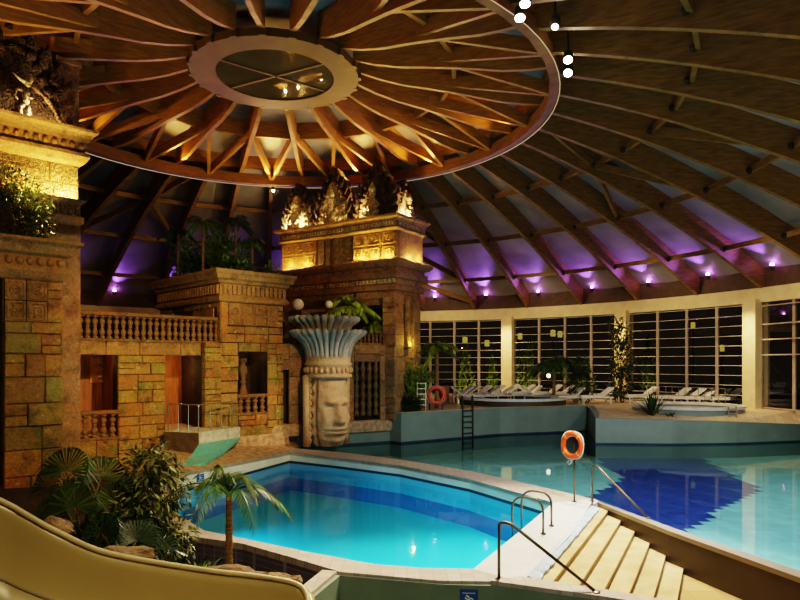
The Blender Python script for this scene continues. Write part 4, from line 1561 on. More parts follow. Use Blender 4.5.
# frieze band
mb = MB(); mb.box(ml, 0, .3, md, ya[5] - .1, ya[6] + .05); B(mb, 'core', stone_red, base=base)
mb = glyphs(ml, c1, ya[5], ya[6], .12, 3, 2, 61); B(mb, 'lit_frieze', stone_cornice, base=base)
mb = glyphs(c2, 0, ya[5], ya[6], .06, 3, 2, 62); B(mb, 'lit_frieze', stone_cornice, base=base)
mb = MB(); mb.ashlar(.05, md - .05, ya[5], ya[6], -.06, axis='q', sign=1, seed=63, h=.7, out=.05); B(mb, 'lit_frieze', stone_carved, base=base)
mb = MB(); mb.ashlar(c1 + .05, c2 - .05, ya[5], ya[6], .2, seed=64, h=1.3, wmin=.35, wmax=.5, out=.1); B(mb, 'dark_panel', stone_darkc, base=base)
for (a, b, off, nm) in ((ml, c2, .1, 0), (c2, 0, 0.0, 1)):
    mb = MB()
    mb.rects(a, b, off, md, [(0, ya[6]), (.08, ya[6] + .03), (.14, ya[6] + .08), (.14, ya[6] + .13), (.06, ya[6] + .16), (.06, ya[7] + .08), (.18, ya[8]), (.26, ya[9] - .1), (.28, ya[9]), (.1, ya[9])])
    B(mb, 'cornice', stone_cornice, base=base)
    mb = dentils(a, b, off - .04, ya[6] + .19, ya[7] + .05, .16); B(mb, 'dentil_band', stone_pale, base=base)
    mb = MB()
    mb.rects(a, b, off, md, [(-.14, ya[1] - .3), (-.14, ya[1]), (.02, ya[1] + .05), (.02, ya[2]), (-.04, ya[2] + .04), (-.04, ya[3] - .08), (.16, ya[3] - .04), (.18, ya[4] - .12), (.06, ya[4] - .08), (.06, ya[4] + .06), (.24, ya[4] + .12), (.36, ya[5] - .2), (.36, ya[5] - .08), (.3, ya[5] - .02)])
    B(mb, 'lower_cornice', stone_red, base=base)
    mb = dentils(a, b, off + .04, ya[2] + .08, ya[3] - .1, .2); B(mb, 'dentil_band', stone_pale, base=base)
mb = dentils(.1, md, .06, ya[6] + .19, ya[7] + .05, .16, axis='q', t=-.08); B(mb, 'dentil_band', stone_pale, base=base)
# architrave and open storey with corner piers
mb = MB(); mb.box(ml + .2, -.12, .2, md - .1, ya[1] - .6, ya[1] - .2); B(mb, 'architrave', stone_carved, base=base)
def pierbox(s0, s1, q0, q1, z0, z1, seed):
    mb = MB()
    mb.box(s0 + .06, s1 - .06, q0 + .06, q1 - .06, z0, z1)
    mb.ashlar(s0, s1, z0, z1, q0, seed=seed, h=.55, wmin=.5, wmax=.9, out=.03, depth=.1)
    mb.ashlar(q0, q1, z0, z1, s1 - .05, axis='q', sign=1, seed=seed + 1, h=.55, wmin=.5, wmax=.9, out=.03, depth=.1)
    return mb
mb = pierbox(-.72, -.02, 0.0, .8, 1.0, ya[1] - .1, 71); B(mb, 'pier', stone_red, base=base)
mb = pierbox(-.75, -.05, md - .75, md - .05, 1.0, ya[1] - .1, 73); B(mb, 'pier', stone_red, base=base)
mb = pierbox(M.s(325, .2), M.s(337, .2), .2, .8, 1.0, ya[1] - .2, 75); B(mb, 'pier', stone_red, base=base)
mb = pierbox(ml + .1, ml + .8, .2, .8, 1.0, ya[1] - .2, 77); B(mb, 'pier', stone_red, base=base)
mb = MB(); mb.box(ml + .2, -.5, md - .35, md - .2, 1.0, ya[1] - .2); B(mb, 'rear_wall', dark_room, base=base)
mb = MB(); mb.box(-.6, -.3, .8, md - .75, 1.0, 4.3); mb.ashlar(.1, md - .1, 1.0, 4.3, -.32, axis='q', sign=1, seed=79, h=.5); B(mb, 'side_wall', stone_red, base=base)
# tapered yellow-lit side column
mb = MB(); mb.lathe([(.22, 0), (.22, .2), (.16, .3), (.16, 2.0), (.22, 2.1), (.22, 2.4)], (-.15, 1.2, 4.3), 12); B(mb, 'side_column', stone_cornice, smooth=True, base=base)
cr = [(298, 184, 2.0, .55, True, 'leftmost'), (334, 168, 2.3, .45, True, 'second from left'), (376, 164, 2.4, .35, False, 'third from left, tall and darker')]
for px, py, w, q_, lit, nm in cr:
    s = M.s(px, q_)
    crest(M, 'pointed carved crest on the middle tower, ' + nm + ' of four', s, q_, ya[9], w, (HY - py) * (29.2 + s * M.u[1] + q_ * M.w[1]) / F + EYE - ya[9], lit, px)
    light('POINT', 'crest_lamp', M.W(s - .45, q_ - .42, ya[9] + .3), 200 if lit else 170, (1.0, .72, .32), .05)
    if lit:
        light('POINT', 'crest_lamp', M.W(s + .4, q_ - .42, ya[9] + .3), 90, (1.0, .72, .32), .05)
crest(M, 'narrow carved crest at the right corner of the middle tower, seen edge-on', -.4, 1.35, ya[9], 1.9, 1.9, True, 9, facing='side')
light('POINT', 'crest_lamp', M.W(.05, .85, ya[9] + .15), 130, (1.0, .72, .32), .05)
for px, e in ((288, 60), (303, 60), (360, 70), (373, 70), (386, 60)):
    light('POINT', 'frieze_lamp', M.W(M.s(px, -.18), -.16, ya[5] + .1), e, (1.0, .64, .15), .05)
for q_ in (1.2, 2.0):
    light('POINT', 'frieze_lamp', M.W(.2, q_, ya[5] + .1), 40, (1.0, .66, .15), .05)
light('POINT', 'column_lamp', M.W(.2, 1.2, 4.5), 26, (1.0, .72, .12), .05)
light('POINT', 'gallery_lamp', M.W(M.s(300, 1.4), 1.4, 5.0), 30, AMBER, .1)

# --- lower wall behind the head
R = Frame(-4.2, 27.5, 29.6)
r1 = R.s(391, 0)
o = R.thing('gallery_facade', 'low reddish temple wall with a barred window of turned columns, beside the giant head', 'temple wall', 0, 0, .6)
base = (0, 0, .6)
w0, w1 = R.s(354, 0), R.s(380, 0)
d0, d1 = R.s(282.5, 0), R.s(289, 0)
zA, zB = R.z(366, 416, 0), R.z(366, 362, 0)
mb = MB()
mb.ashlar(d1, w0, .9, 4.4, 0, seed=81, h=.9, wmin=.9, wmax=1.6, out=.04); mb.ashlar(w1, r1, .9, 4.4, 0, seed=82, h=.9, out=.04)
mb.ashlar(w0, w1, zB, 4.4, 0, seed=83, h=.9, wmin=1, wmax=2, out=.04); mb.ashlar(d0 - .6, d1, 3.3, 4.4, 0, seed=84, h=.9, out=.04)
B(mb, 'stonework', stone_red, base=base)
mb = MB(); mb.box(d0 - .6, r1 - .05, .4, .6, .6, 4.38); mb.box(w1, r1 - .03, .12, .5, .6, 4.38); mb.box(d1, w0, .12, .5, .6, 4.38); B(mb, 'core', dark_room, base=base)
mb = MB(); mb.rects(d0 - .4, r1, -.1, .3, [(.12, .55), (.14, .8), (.08, .98), (0, 1.04)]); B(mb, 'ledge', rock_m, base=base)
for i in range(4):
    mb = MB(); x = w0 + (i + .5) * (w1 - w0) / 4
    prof = []
    for k in range(25):
        prof.append((.1 + .035 * math.sin(k * PI / 2), k / 24 * (zB - zA)))
    mb.lathe(prof, (x, .12, zA), 10); B(mb, 'turned_column', stone_bal, smooth=True, base=base)
mb = MB(); mb.ashlar(.3, 2.4, .9, 4.4, r1 - .1, axis='q', sign=1, seed=88, h=.6); mb.box(r1 - .4, r1 - .15, .3, 2.4, .6, 4.38); B(mb, 'stonework', stone_red, base=base)
mb = MB(); mb.hexa([tuple(R.W(s_, q_, 0)[:2]) for s_, q_ in ((d0 - 1, .1), (r1 - .1, .1), (r1 - .1, 2.6), (d0 - 1, 7))], 4.3, 4.42)
struct('floor_terrace', mb, stone_red)
balustrade(R, 'low gallery railing behind the giant head, on the terrace edge', R.s(300, .3), R.s(390, .3), .3, 4.42, R.z(370, 331, .3), .2, rail_t=.1)
MS = Frame(*M.W(-.4, .82, 0)[:2], math.degrees(M.rz) + 90)
balustrade(MS, 'short gallery railing between the piers at the side of the middle tower', 0, .8, 0, 4.3, 5.05, .2, rail_t=.1)

# --- giant head with plumed crown
H = Frame(-2.98, 26.95, 38)
o = H.thing('stone_head', 'giant stone totem head with a flaring plumed crown at the pool edge', 'statue', 0, 0, 0.2)


def gauss(x, m, s):
    return math.exp(-((x - m) / s) ** 2)


HH = 2.88                   # face height up to the band
nv, nu = 90, 72
rg = []
for i in range(nv + 1):
    t = i / nv
    z = t * HH
    rad = .80 + .10 * math.sin(PI * min(1, t * 1.05)) - .14 * gauss(t, 0, .09)
    row = []
    for j in range(nu):
        th = 2 * PI * j / nu
        a = (th - 3 * PI / 2 + PI) % (2 * PI) - PI     # 0 = front (-q)
        x = a / 1.0
        d = 0.0
        tf = t / .92
        d += .23 * gauss(x, 0, .15 + .10 * max(0, .62 - tf)) * (1 / (1 + math.exp(-(tf - .34) / .015))) * gauss(tf, .40, .23)   # nose
        d += .06 * gauss(abs(x), .17, .08) * gauss(tf, .39, .04)                    # nostrils
        d += .10 * gauss(abs(x), .36, .27) * gauss(tf, .69, .045)                   # brows
        d += .05 * gauss(x, 0, .12) * gauss(tf, .68, .05)
        d -= .12 * gauss(abs(x), .42, .17) * gauss(tf, .595, .045)                  # eye sockets
        d += .10 * gauss(abs(x), .42, .12) * gauss(tf, .585, .026)                  # eyes
        d += .07 * gauss(abs(x), .60, .2) * gauss(tf, .43, .10)                     # cheeks
        d += .13 * gauss(x, 0, .36) * gauss(tf, .282, .024)                         # upper lip
        d += .13 * gauss(x, 0, .31) * gauss(tf, .215, .026)                         # lower lip
        d -= .05 * gauss(x, 0, .4) * gauss(tf, .248, .010)
        d -= .06 * gauss(x, 0, .4) * gauss(tf, .155, .025)
        d += .10 * gauss(x, 0, .32) * gauss(tf, .075, .06)                          # chin
        d += .08 * gauss(x, 0, .7) * gauss(tf, .25, .16)
        d -= .10 * gauss(abs(x), 1.22, .07)                                         # groove before the side lappets
        d += .03 * math.sin(t * 40) * gauss(abs(x), 1.55, .22)
        d += .02 * noise.noise(Vector((x * 3, t * 9, 2)))
        r_ = rad + d * 1.8 - .05
        row.append((r_ * math.cos(th), r_ * math.sin(th) * (.92 if abs(a) < 1.2 else 1), z))
    rg.append(row)
mb = MB(); mb.loft(rg); mb.build('face', stone_head, o, True)
mb = MB()
for sg in (-1, 1):      # carved lappets at the sides of the face
    for k in range(11):
        z = .15 + k * .25
        torus(mb, (sg * .93, .0, z + .1), .1, .045, (sg * .8, -.6, 0), 10, 6)
    mb.tube([(sg * .93, .12, 0), (sg * .95, .12, 2.9)], .17, 10)
mb.build('lappets', stone_head, o, True)
mb = MB()
mb.lathe([(.90, 2.78), (.99, 2.83), (.99, 2.92), (.93, 2.95), (.93, 3.28), (.99, 3.31), (.99, 3.4), (.93, 3.43), (.93, 3.62), (.96, 3.66)], n=32)
mb.build('crown_band', stone_head, o, True)
mb = MB()
for k in range(26):
    a = 2 * PI * k / 26
    mb.ball((.95 * math.cos(a), .95 * math.sin(a), 3.11), .09, 8, 5, (1, 1, 1.5))
mb.build('band_ornaments', stone_head, o, True)
def plume(z0, z1, r0, r1, nf, m, nm, c=(0, 0)):
    """a ring of separate curved feathers round a dark inner cone"""
    mb = MB()
    mb.lathe([(r0 - .1, z0), (r0 - .02, z0 + (z1 - z0) * .5), (r1 - .3, z1 - .1)], (c[0], c[1], 0), 24)
    for k in range(nf):
        a = 2 * PI * (k + .5) / nf
        pts, rr = [], []
        for i in range(11):
            t = i / 10
            r = r0 + (r1 - r0) * t ** 2.2
            z = z0 + (z1 - z0) * (1 - (1 - t) ** 1.2) - .1 * max(0, t - .85)
            pts.append((c[0] + r * math.cos(a), c[1] + r * math.sin(a), z))
            rr.append((PI * r / nf) * (1.0 if i < 9 else (.8 if i < 10 else .35)))
        mb.tube(pts, rr, 8)
    return mb.build(nm, m, o, True)


plume(3.6, 4.72, .86, 1.6, 30, stone_plume, 'plume_crown')
plume(4.6, 5.28, .95, 1.5, 28, stone_plume, 'upper_plume', c=(.05, .38))

# ------------------------------------------------------------------ plants
def leaflet(mb, p, d, l, w, up=Vector((0, 0, 1))):
    d = d.normalized()
    s = d.cross(up)
    if s.length < 1e-4: s = d.orthogonal()
    s = s.normalized() * (w / 2)
    mb.add([p, p + d * l * .4 + s, p + d * l, p + d * l * .4 - s], [(0, 1, 2, 3)])


def frond(mb, base, az, el, L, droop, ll, n=22, lw=.035, sag=.55):
    h = Vector((math.cos(az), math.sin(az), 0))
    side = Vector((-h.y, h.x, 0))
    P = lambda t: base + h * (math.cos(el) * t * L) + Vector((0, 0, math.sin(el) * t * L - droop * t * t * L))
    pts = [P(i / 10) for i in range(11)]
    mb.tube(pts, [.018 * (1 - .085 * i) for i in range(11)], 5)
    for i in range(n):
        t = .15 + .85 * i / (n - 1)
        p = P(t)
        fwd = (P(min(1, t + .02)) - P(t - .02)).normalized()
        k = ll * (.55 + .9 * math.sin(PI * min(1, .18 + t * .82)) * .6)
        for sg in (-1, 1):
            d = side * sg * .8 + fwd * .75 + Vector((0, 0, -sag)) + Vector((random.gauss(0, .08), random.gauss(0, .08), random.gauss(0, .08)))
            leaflet(mb, p, d, k, lw)


def palm(name, lb, p, trunk_h, nf, L, ll, m, seed, el=(.5, 1.2), droop=.8, cat='palm', tr=.07, lean=(0, 0), n=22, lw=.035, group=None, azr=None):
    random.seed(seed)
    o = thing(name, lb, cat, p, 0, group)
    mb = MB()
    top = Vector((lean[0], lean[1], trunk_h))
    k = 9
    mb.tube([Vector((lean[0] * (i / k) ** 1.5, lean[1] * (i / k) ** 1.5, trunk_h * i / k)) for i in range(k + 1)], [tr * (1.25 - .35 * i / k + (.12 if i % 2 else 0)) for i in range(k + 1)], 9)
    mb.build('trunk', bark if name == 'planter_palm' else bark_p, o, True)
    mb = MB()
    for i in range(nf):
        az = 2 * PI * i / nf + random.uniform(-.3, .3) if azr is None else azr[0] + (azr[1] - azr[0]) * i / max(1, nf - 1) + random.uniform(-.15, .15)
        frond(mb, top, az, random.uniform(*el), L * random.uniform(.8, 1.1), droop * random.uniform(.8, 1.2), ll, n, lw)
    mb.build('fronds', m, o)
    return o


def fanpalm(name, lb, p, hts, r, m, seed, nb=22):
    random.seed(seed)
    o = thing(name, lb, 'palm', p)
    ms, ml_ = MB(), MB()
    for (dx, dy, h, az, tilt) in hts:
        top = Vector((dx, dy, h))
        ms.tube([(0, 0, 0), (dx * .35, dy * .35, h * .6), top], [.03, .02, .014], 6)
        nrm = Vector((math.cos(az) * math.cos(tilt), math.sin(az) * math.cos(tilt), math.sin(tilt)))
        s = nrm.orthogonal().normalized()
        s = Vector((0, 0, 1)).cross(nrm).normalized()
        u = nrm.cross(s).normalized()
        for i in range(nb):
            a = PI * (-.62 + 1.24 * i / (nb - 1)) + PI / 2
            d = s * math.cos(a) + u * math.sin(a)
            mid = top + d * r * .6 + nrm * .05
            w = r * .038
            e = d.cross(nrm).normalized() * w
            end = top + d * r * random.uniform(.9, 1.1) + Vector((0, 0, -r * .5)) + nrm * .05
            ml_.add([top, mid + e, end, mid - e], [(0, 1, 2, 3)])
    ms.build('stems', bark_p, o, True)
    ml_.build('fronds', m, o)
    return o


def bush(name, lb, p, boxes, m, seed, nl, ls, lw, cat='shrub', hang=.3, stems=None, group=None):
    """leaves on the shells of a few ellipsoids (cx,cy,cz,rx,ry,rz), on twigs and a trunk"""
    random.seed(seed)
    o = thing(name, lb, cat, p, 0, group)
    mb = MB()
    for (cx, cy, cz, rx, ry, rz_) in boxes:
        mb.tube([(0, 0, 0), (cx * .6, cy * .6, cz * .55), (cx, cy, cz)], [.035, .025, .012], 6)
        for _ in range(7):
            a, b = random.uniform(0, 2 * PI), random.uniform(-.6, 1)
            mb.tube([(cx * .8, cy * .8, cz * .8), (cx + rx * .7 * math.cos(a), cy + ry * .7 * math.sin(a), cz + rz_ * .6 * b)], [.012, .005], 4)
    mb.build('stems', bark, o, True)
    mb = MB()
    tot = sum((b[3] * b[4] * b[5]) ** (2 / 3) for b in boxes)
    for (cx, cy, cz, rx, ry, rz_) in boxes:
        k = int(nl * (rx * ry * rz_) ** (2 / 3) / tot)
        for _ in range(k):
            d = Vector((random.gauss(0, 1), random.gauss(0, 1), random.gauss(0, 1))).normalized()
            rr = random.uniform(.45, 1.05)
            q = Vector((cx + d.x * rx * rr, cy + d.y * ry * rr, cz + d.z * rz_ * rr))
            if q.z < .02: q.z = .02 + random.random() * .1
            v = d * .7 + Vector((random.gauss(0, .5), random.gauss(0, .5), random.gauss(0, .4) - hang))
            leaflet(mb, q, v, ls * random.uniform(.6, 1.25), lw * random.uniform(.7, 1.2), Vector((random.gauss(0, .4), random.gauss(0, .4), 1)))
    mb.build('foliage', m, o)
    return o


def rosette(name, lb, p, n, L, w, m, seed, cat='plant', up=1.0, group=None):
    random.seed(seed)
    o = thing(name, lb, cat, p, 0, group)
    mb = MB()
    for i in range(n):
        a = 2 * PI * i / n * 2.4 + random.uniform(-.2, .2)
        h = Vector((math.cos(a), math.sin(a), 0))
        el = random.uniform(.35, 1.3) * up
        l = L * random.uniform(.7, 1.1)
        s = Vector((-h.y, h.x, 0)) * w / 2
        P = lambda t: h * math.cos(el) * l * t + Vector((0, 0, math.sin(el) * l * t - .35 * l * t * t * math.cos(el)))
        mb.add([-s * .5, s * .5, P(.5) + s, P(1.0), P(.5) - s], [(0, 1, 2, 3, 4)])
    mb.build('leaves', m, o)
    return o


# feather palm in front of the turquoise pool
p = atY(229, 572, 9.4)
palm('feather_palm', 'slender feather palm with arching fronds in front of the turquoise pool', p, 1.12, 16, 1.2, .25, leaf_a, 5, el=(.5, 1.5), droop=.85, tr=.045, n=32, lw=.016)
# fan palm at left
p = atY(82, 545, 10.5)
fanpalm('fan_palm', 'fan palm with drooping fingered leaves in front of the left stone pillar', (p.x, p.y, .35), [(-.15, -.2, 1.55, -1.6, .5), (.35, -.1, 1.4, -1.2, .55), (-.55, 0, 1.25, -2.2, .4), (.05, -.35, 1.0, -1.5, .2), (.55, .1, .95, -.8, .4), (-.35, -.25, .8, -2.0, .3)], .62, leaf_a, 4)
fanpalm('fan_palm', 'low dark fan palm between the pillar and the glossy bush, close to the slide', (p.x + .9, p.y - .6, .15), [(-.2, -.2, .9, -1.8, .5), (.3, -.2, .8, -1.2, .55), (.05, .2, 1.0, -1.5, .6), (.5, .1, .6, -.8, .4)], .5, leaf_d, 14)
# glossy bush
p = atY(150, 560, 10.6)
bush('glossy_bush', 'dense glossy leaved bush in front of the facade, beside the fan palm', (p.x, p.y, .3), [(0, 0, 1.62, .44, .42, .44), (.12, 0, 1.2, .56, .5, .5), (-.15, -.1, .85, .45, .45, .4), (.15, 0, .45, .6, .5, .4)], leaf_b, 8, 2600, .17, .05, hang=.6)
bush('low_foliage', 'dark low foliage under the glossy bush, behind the slide rim', (p.x + .55, p.y - .7, .0), [(-.8, 0, .45, .8, .5, .4), (.3, -.1, .3, .8, .5, .35), (1.1, -.2, .12, .6, .5, .3)], leaf_d, 9, 1700, .2, .045, hang=.2)
bush('low_foliage', 'dark leafy ground plants round the foot of the feather palm', (-2.5, 9.3, -.35), [(-.1, .2, .5, .55, .45, .3), (.25, 0, .35, .4, .4, .3)], leaf_a, 19, 900, .18, .04, hang=.1)
rosette('agave', 'small pale agave sprouting behind the slide rim, left of the feather palm', (-2.55, 8.25, .85), 12, .3, .05, leaf_c, 3, cat='agave')
bush('low_foliage', 'dark foliage at the foot of the left stone pillar', (-4.8, 10.0, .3), [(0, 0, .4, .7, .5, .5)], leaf_d, 29, 800, .22, .05)
# bush in the pillar planter
q = T.W(T.s(22, PQ + .9), PQ + 1.0, zk[6])
bush('planter_bush', 'dark overhanging bush growing on top of the left stone pillar', q, [(-.2, 0, .6, .8, .7, .6), (.1, .1, 1.25, .7, .6, .55), (.45, -.1, .45, .45, .5, .4), (-.5, .1, 1.7, .6, .6, .5)], leaf_d, 11, 3000, .14, .045, hang=.3)
# palms and shrubs in the block planter
for i, (px, py, L, nf, m, lb) in enumerate([(178, 232, .95, 12, leaf_d, 'dark palm at the left end of the block planter'), (203, 222, 1.15, 14, leaf_a, 'tall palm at the middle of the block planter'),
                                            (236, 222, .9, 12, leaf_d, 'upright palm at the right of the tall one in the block planter'), (252, 243, .8, 11, leaf_a, 'shorter palm near the right end of the block planter')]):
    q_ = (3.6, 1.9, 1.2, .9)[i]
    s_ = T.s(px, q_)
    c = T.W(s_, q_, 7.15)
    palm('planter_palm', lb, c, T.z(px, py, q_) - 7.15, nf, L, .34, m, 30 + i, el=(.2, 1.3), droop=.8, tr=.05, n=20, lw=.05)
bush('planter_bush', 'bright small bush at the right corner of the block planter', T.W(T.s(272, .7), .7, 7.15), [(0, 0, .35, .4, .35, .35)], leaf_c, 41, 420, .16, .05)
bush('planter_bush', 'leafy bush along the front of the block planter', T.W(1.0, 1.0, 7.15), [(-.3, .3, .45, .7, .6, .5), (.5, .1, .35, .5, .4, .35)], leaf_a, 42, 1300, .2, .06)
bush('planter_bush', 'dark bush along the left side of the block planter', T.W(.7, 3.2, 7.15), [(0, 0, .5, .6, 1.4, .5)], leaf_d, 43, 1300, .22, .06)
bush('planter_bush', 'tall leafy dark green bush in the middle of the block planter, between the palms', T.W(1.2, 2.2, 7.15), [(-.2, .6, 1.2, .8, .9, .7), (.6, -.2, .9, .7, .6, .6), (-.3, .2, .4, .9, 1.0, .5)], leaf_a, 44, 1700, .38, .085, hang=.1)
bush('planter_bush', 'loose bush with long leaves at the far left of the block planter', T.W(.7, 4.4, 7.15), [(0, 0, .7, .6, .6, .7), (.2, -.5, 1.1, .5, .5, .5)], leaf_a, 45, 800, .4, .08, hang=.1)
# plants on the balcony terrace
rosette('terrace_plant', 'dark spiky plant behind the long balcony balustrade', T.W(T.s(120, 2.2), 2.2, TERR), 30, 1.35, .09, leaf_d, 6, up=.8)
rosette('terrace_plant', 'dark spiky plant behind the balcony, next to the block planter', T.W(T.s(146, 2.4), 2.4, TERR), 26, 1.4, .09, leaf_d, 7, up=.9)
# palms on the gallery behind the head
palm('gallery_palm', 'large pale green palm on the gallery behind the giant head', R.W(R.s(350, .8), .8, 4.42), 1.7, 20, 1.6, .5, leaf_c, 51, el=(.1, 1.2), droop=.7, tr=.08, n=26, lw=.05)
palm('gallery_palm', 'pale green palm on the gallery, right of the large one', R.W(R.s(374, .55), .55, 4.42), .8, 13, 1.0, .4, leaf_c, 52, el=(.1, 1.2), droop=.8, tr=.06, n=22, lw=.045)
palm('gallery_palm', 'dark palm on the gallery between the block and the giant head', R.W(R.s(298, 1.6), 1.4, 4.42), .8, 12, 1.1, .4, leaf_a, 53, el=(.1, 1.3), droop=.8, tr=.06, n=20, lw=.045)
for px, py, r, lb in ((298, 304.5, .25, 'larger pale globe lamp on the gallery, left of the giant head crown'), (329, 304.5, .17, 'smaller pale globe lamp on the gallery, above the giant head crown')):
    q_ = .75
    o = R.thing('globe_lamp', lb, 'lamp', R.s(px, q_), q_, 4.42)
    zc = R.z(px, py, q_) - 4.42
    mb = MB(); mb.ball((0, 0, zc), r, 16, 12); mb.build('globe', pale_globe, o, True)
    mb = MB(); mb.tube([(0, 0, 0), (0, 0, zc - r + .03)], .03, 8); mb.build('pole', steel_dark, o)

# ------------------------------------------------------------------ far deck
def dz(y_):  # deck height near a point: flat at the far side
    return DECK


def deckp(px, Y):
    return Vector(((px - 400) / F * Y, Y, DECK))


palm('deck_palm', 'bright green palm standing beside the temple tower on the far deck', Vector((1.85, 32.6, DECK)), 3.0, 14, 1.3, .5, leaf_c, 61, el=(.1, 1.2), droop=.7, tr=.09, n=24, lw=.06)
bush('deck_bush', 'broad olive bush at the foot of the temple tower', Vector((.5, 30.5, DECK)), [(-.2, 0, 1.6, .65, .35, .65), (.45, .3, 1.55, .6, .4, .5), (0, 0.1, .6, .6, .35, .6)], leaf_c, 62, 1900, .3, .06)
bush('deck_bush', 'dark low bush between the tower bush and the pool wall', Vector((.45, 29.8, DECK)), [(0, 0, .35, .5, .2, .4)], leaf_d, 63, 700, .25, .06)
palm('deck_palm', 'dark palm on the far deck in front of the middle window', deckp(554, 36.5), 2.2, 20, 1.9, .65, leaf_a, 64, el=(.2, 1.3), droop=.8, tr=.08, n=24, lw=.06)
bush('deck_bush', 'dark bushy plant under the palm in front of the middle window', deckp(581, 36.2), [(0, 0, 1.0, .8, .6, 1.0), (0, 0, 2.0, .5, .5, .6)], leaf_d, 65, 1300, .28, .07)
bush('climbing_plant', 'tall climbing plant in front of the pillar between the middle and third windows', deckp(621, 37.0), [(0, 0, 1.0, .7, .6, .9), (.1, 0, 2.4, .7, .6, 1.0), (.0, 0, 3.8, .6, .5, .8), (-.3, 0, 4.4, .4, .4, .4)], leaf_d, 66, 1700, .3, .1, cat='plant')
rosette('spiky_plant', 'dark spiky plant at the front of the round raised pool', Vector((11.6, 29.9, 1.1)), 34, 1.5, .12, leaf_d, 67, up=1.1)
rosette('spiky_plant', 'low dark spiky plant beside the taller one at the round raised pool', Vector((12.35, 29.7, 1.08)), 20, .6, .09, leaf_d, 68, up=.7)
# round raised pools
def tub(lb, c, r, z0, z1, cm, rm):
    o = thing('round_pool', lb, 'pool', c)
    mb = MB()
    mb.lathe([(r, z0 - c[2]), (r, z1 - .12 - c[2]), (r - .3, z1 - .12 - c[2]), (r - .3, z0 + .1 - c[2])], n=48)
    mb.build('wall', cm, o)
    mb = MB(); mb.lathe([(r - .34, z1 - .13 - c[2]), (r + .06, z1 - .13 - c[2]), (r + .06, z1 - c[2]), (r - .34, z1 - c[2]), (r - .34, z1 - .13 - c[2])], n=48, cap=False)
    mb.build('rim', rm, o)
    mb = MB(); mb.lathe([(r - .31, z1 - .3 - c[2]), (r - .31, z1 - .29 - c[2])], n=48); mb.build('water', water_big, o)
    return o


tub('round raised pool with a grey wall on the right, in front of the third window', (14.2, 32.2, 1.1), 2.55, .7, 1.55, poolwall_b, coping_w)
tub('round raised pool with a pale rim behind the far pool wall', (6.2, 36.0, DECK), 2.9, DECK, 1.75, brown_wall, coping_w)
o = thing('pool_step_ladder', 'small pale step ladder against the right round pool', 'ladder', (15.0, 29.65, 1.0))
for dx in (0, .35):
    mb = MB(); mb.beam((14.95 + dx, 29.55, .95), (14.95 + dx, 29.6, 1.62), .05, .05, up=(1, 0, 0)); mb.build('rail', steel_b, o, world=True)
for z in (1.1, 1.3, 1.5):
    mb = MB(); mb.beam((14.95, 29.58, z), (15.3, 29.58, z), .06, .04); mb.build('rung', steel_b, o, world=True)

# sun loungers
LAB = {}
def lounger():
    o = thing('sun_lounger', 'x', 'sun lounger', (0, 0, 0), 0, 'white sun loungers on the far deck')
    mb = MB(); mb.box(-.95, .95, -.32, .32, .28, .34); mb.build('frame', white_m, o)
    mb = MB(); mb.box(-.95, .35, -.3, .3, .345, .42); mb.build('seat_pad', white_m, o)
    mb = MB(); mb.hexa([(.36, -.3), (.98, -.3), (.98, .3), (.36, .3)], [.35, .72, .72, .35], [.43, .8, .8, .43]); mb.build('backrest', white_m, o)
    for x in (-.8, .8):
        for y in (-.27, .27):
            mb = MB(); mb.box(x - .03, x + .03, y - .03, y + .03, 0, .28); mb.build('leg', white_m, o)
    return o


LO = [(462, 38.0, .3, 'first white sun lounger from the temple tower, turned to the pool'), (476, 38.6, .5, 'second white sun lounger from the temple tower'),
      (489, 39.0, .4, 'third white sun lounger from the temple tower'), (503, 39.5, .3, 'white sun lounger at the foot of the first window pillar'),
      (519, 40.2, .2, 'white sun lounger just right of the first window pillar'), (532, 40.5, 2.6, 'white sun lounger turned away under the middle window'),
      (546, 40.0, .3, 'white sun lounger left of the dark deck palm'), (568, 35.6, .5, 'white sun lounger between the dark palm and the bushy plant'),
      (595, 35.8, .2, 'lone large white sun lounger near the end of the far pool wall'), (558, 39.8, .1, 'white sun lounger half hidden behind the dark deck palm'),
      (686, 35.0, .1, 'first white sun lounger under the third window, beside the mullion'), (698, 34.8, .15, 'second white sun lounger under the third window'),
      (711, 34.5, .1, 'third white sun lounger under the third window'), (724, 34.1, .15, 'white sun lounger nearest the last pillar'), (640, 36.8, .2, 'white sun lounger behind the spiky plant')]
LO += [(456, 37.2, .4, 'white sun lounger closest to the brown chairs by the temple tower'), (469, 37.0, 2.9, 'white sun lounger reversed, in front of the first ones from the tower'),
       (483, 37.4, .2, 'white sun lounger in the front row behind the pool ladder'), (496, 37.8, .1, 'white sun lounger in the front row near the first window pillar'),
       (525, 38.6, .2, 'white sun lounger in the front row under the middle window'), (539, 38.2, 2.8, 'reversed white sun lounger left of the glowing globe lamp'),
       (606, 37.6, .1, 'white sun lounger at the foot of the second window pillar'), (672, 35.4, .2, 'white sun lounger left of the row under the third window')]
proto = lounger()
for i, (px, Y, rz_, lb) in enumerate(LO):
    o = proto if i == 0 else copy_tree(proto)
    o.location = deckp(px, Y)
    o.scale = (1.0, 1.0, 1.15)
    o.rotation_euler = (0, 0, rz_)
    o['label'] = lb
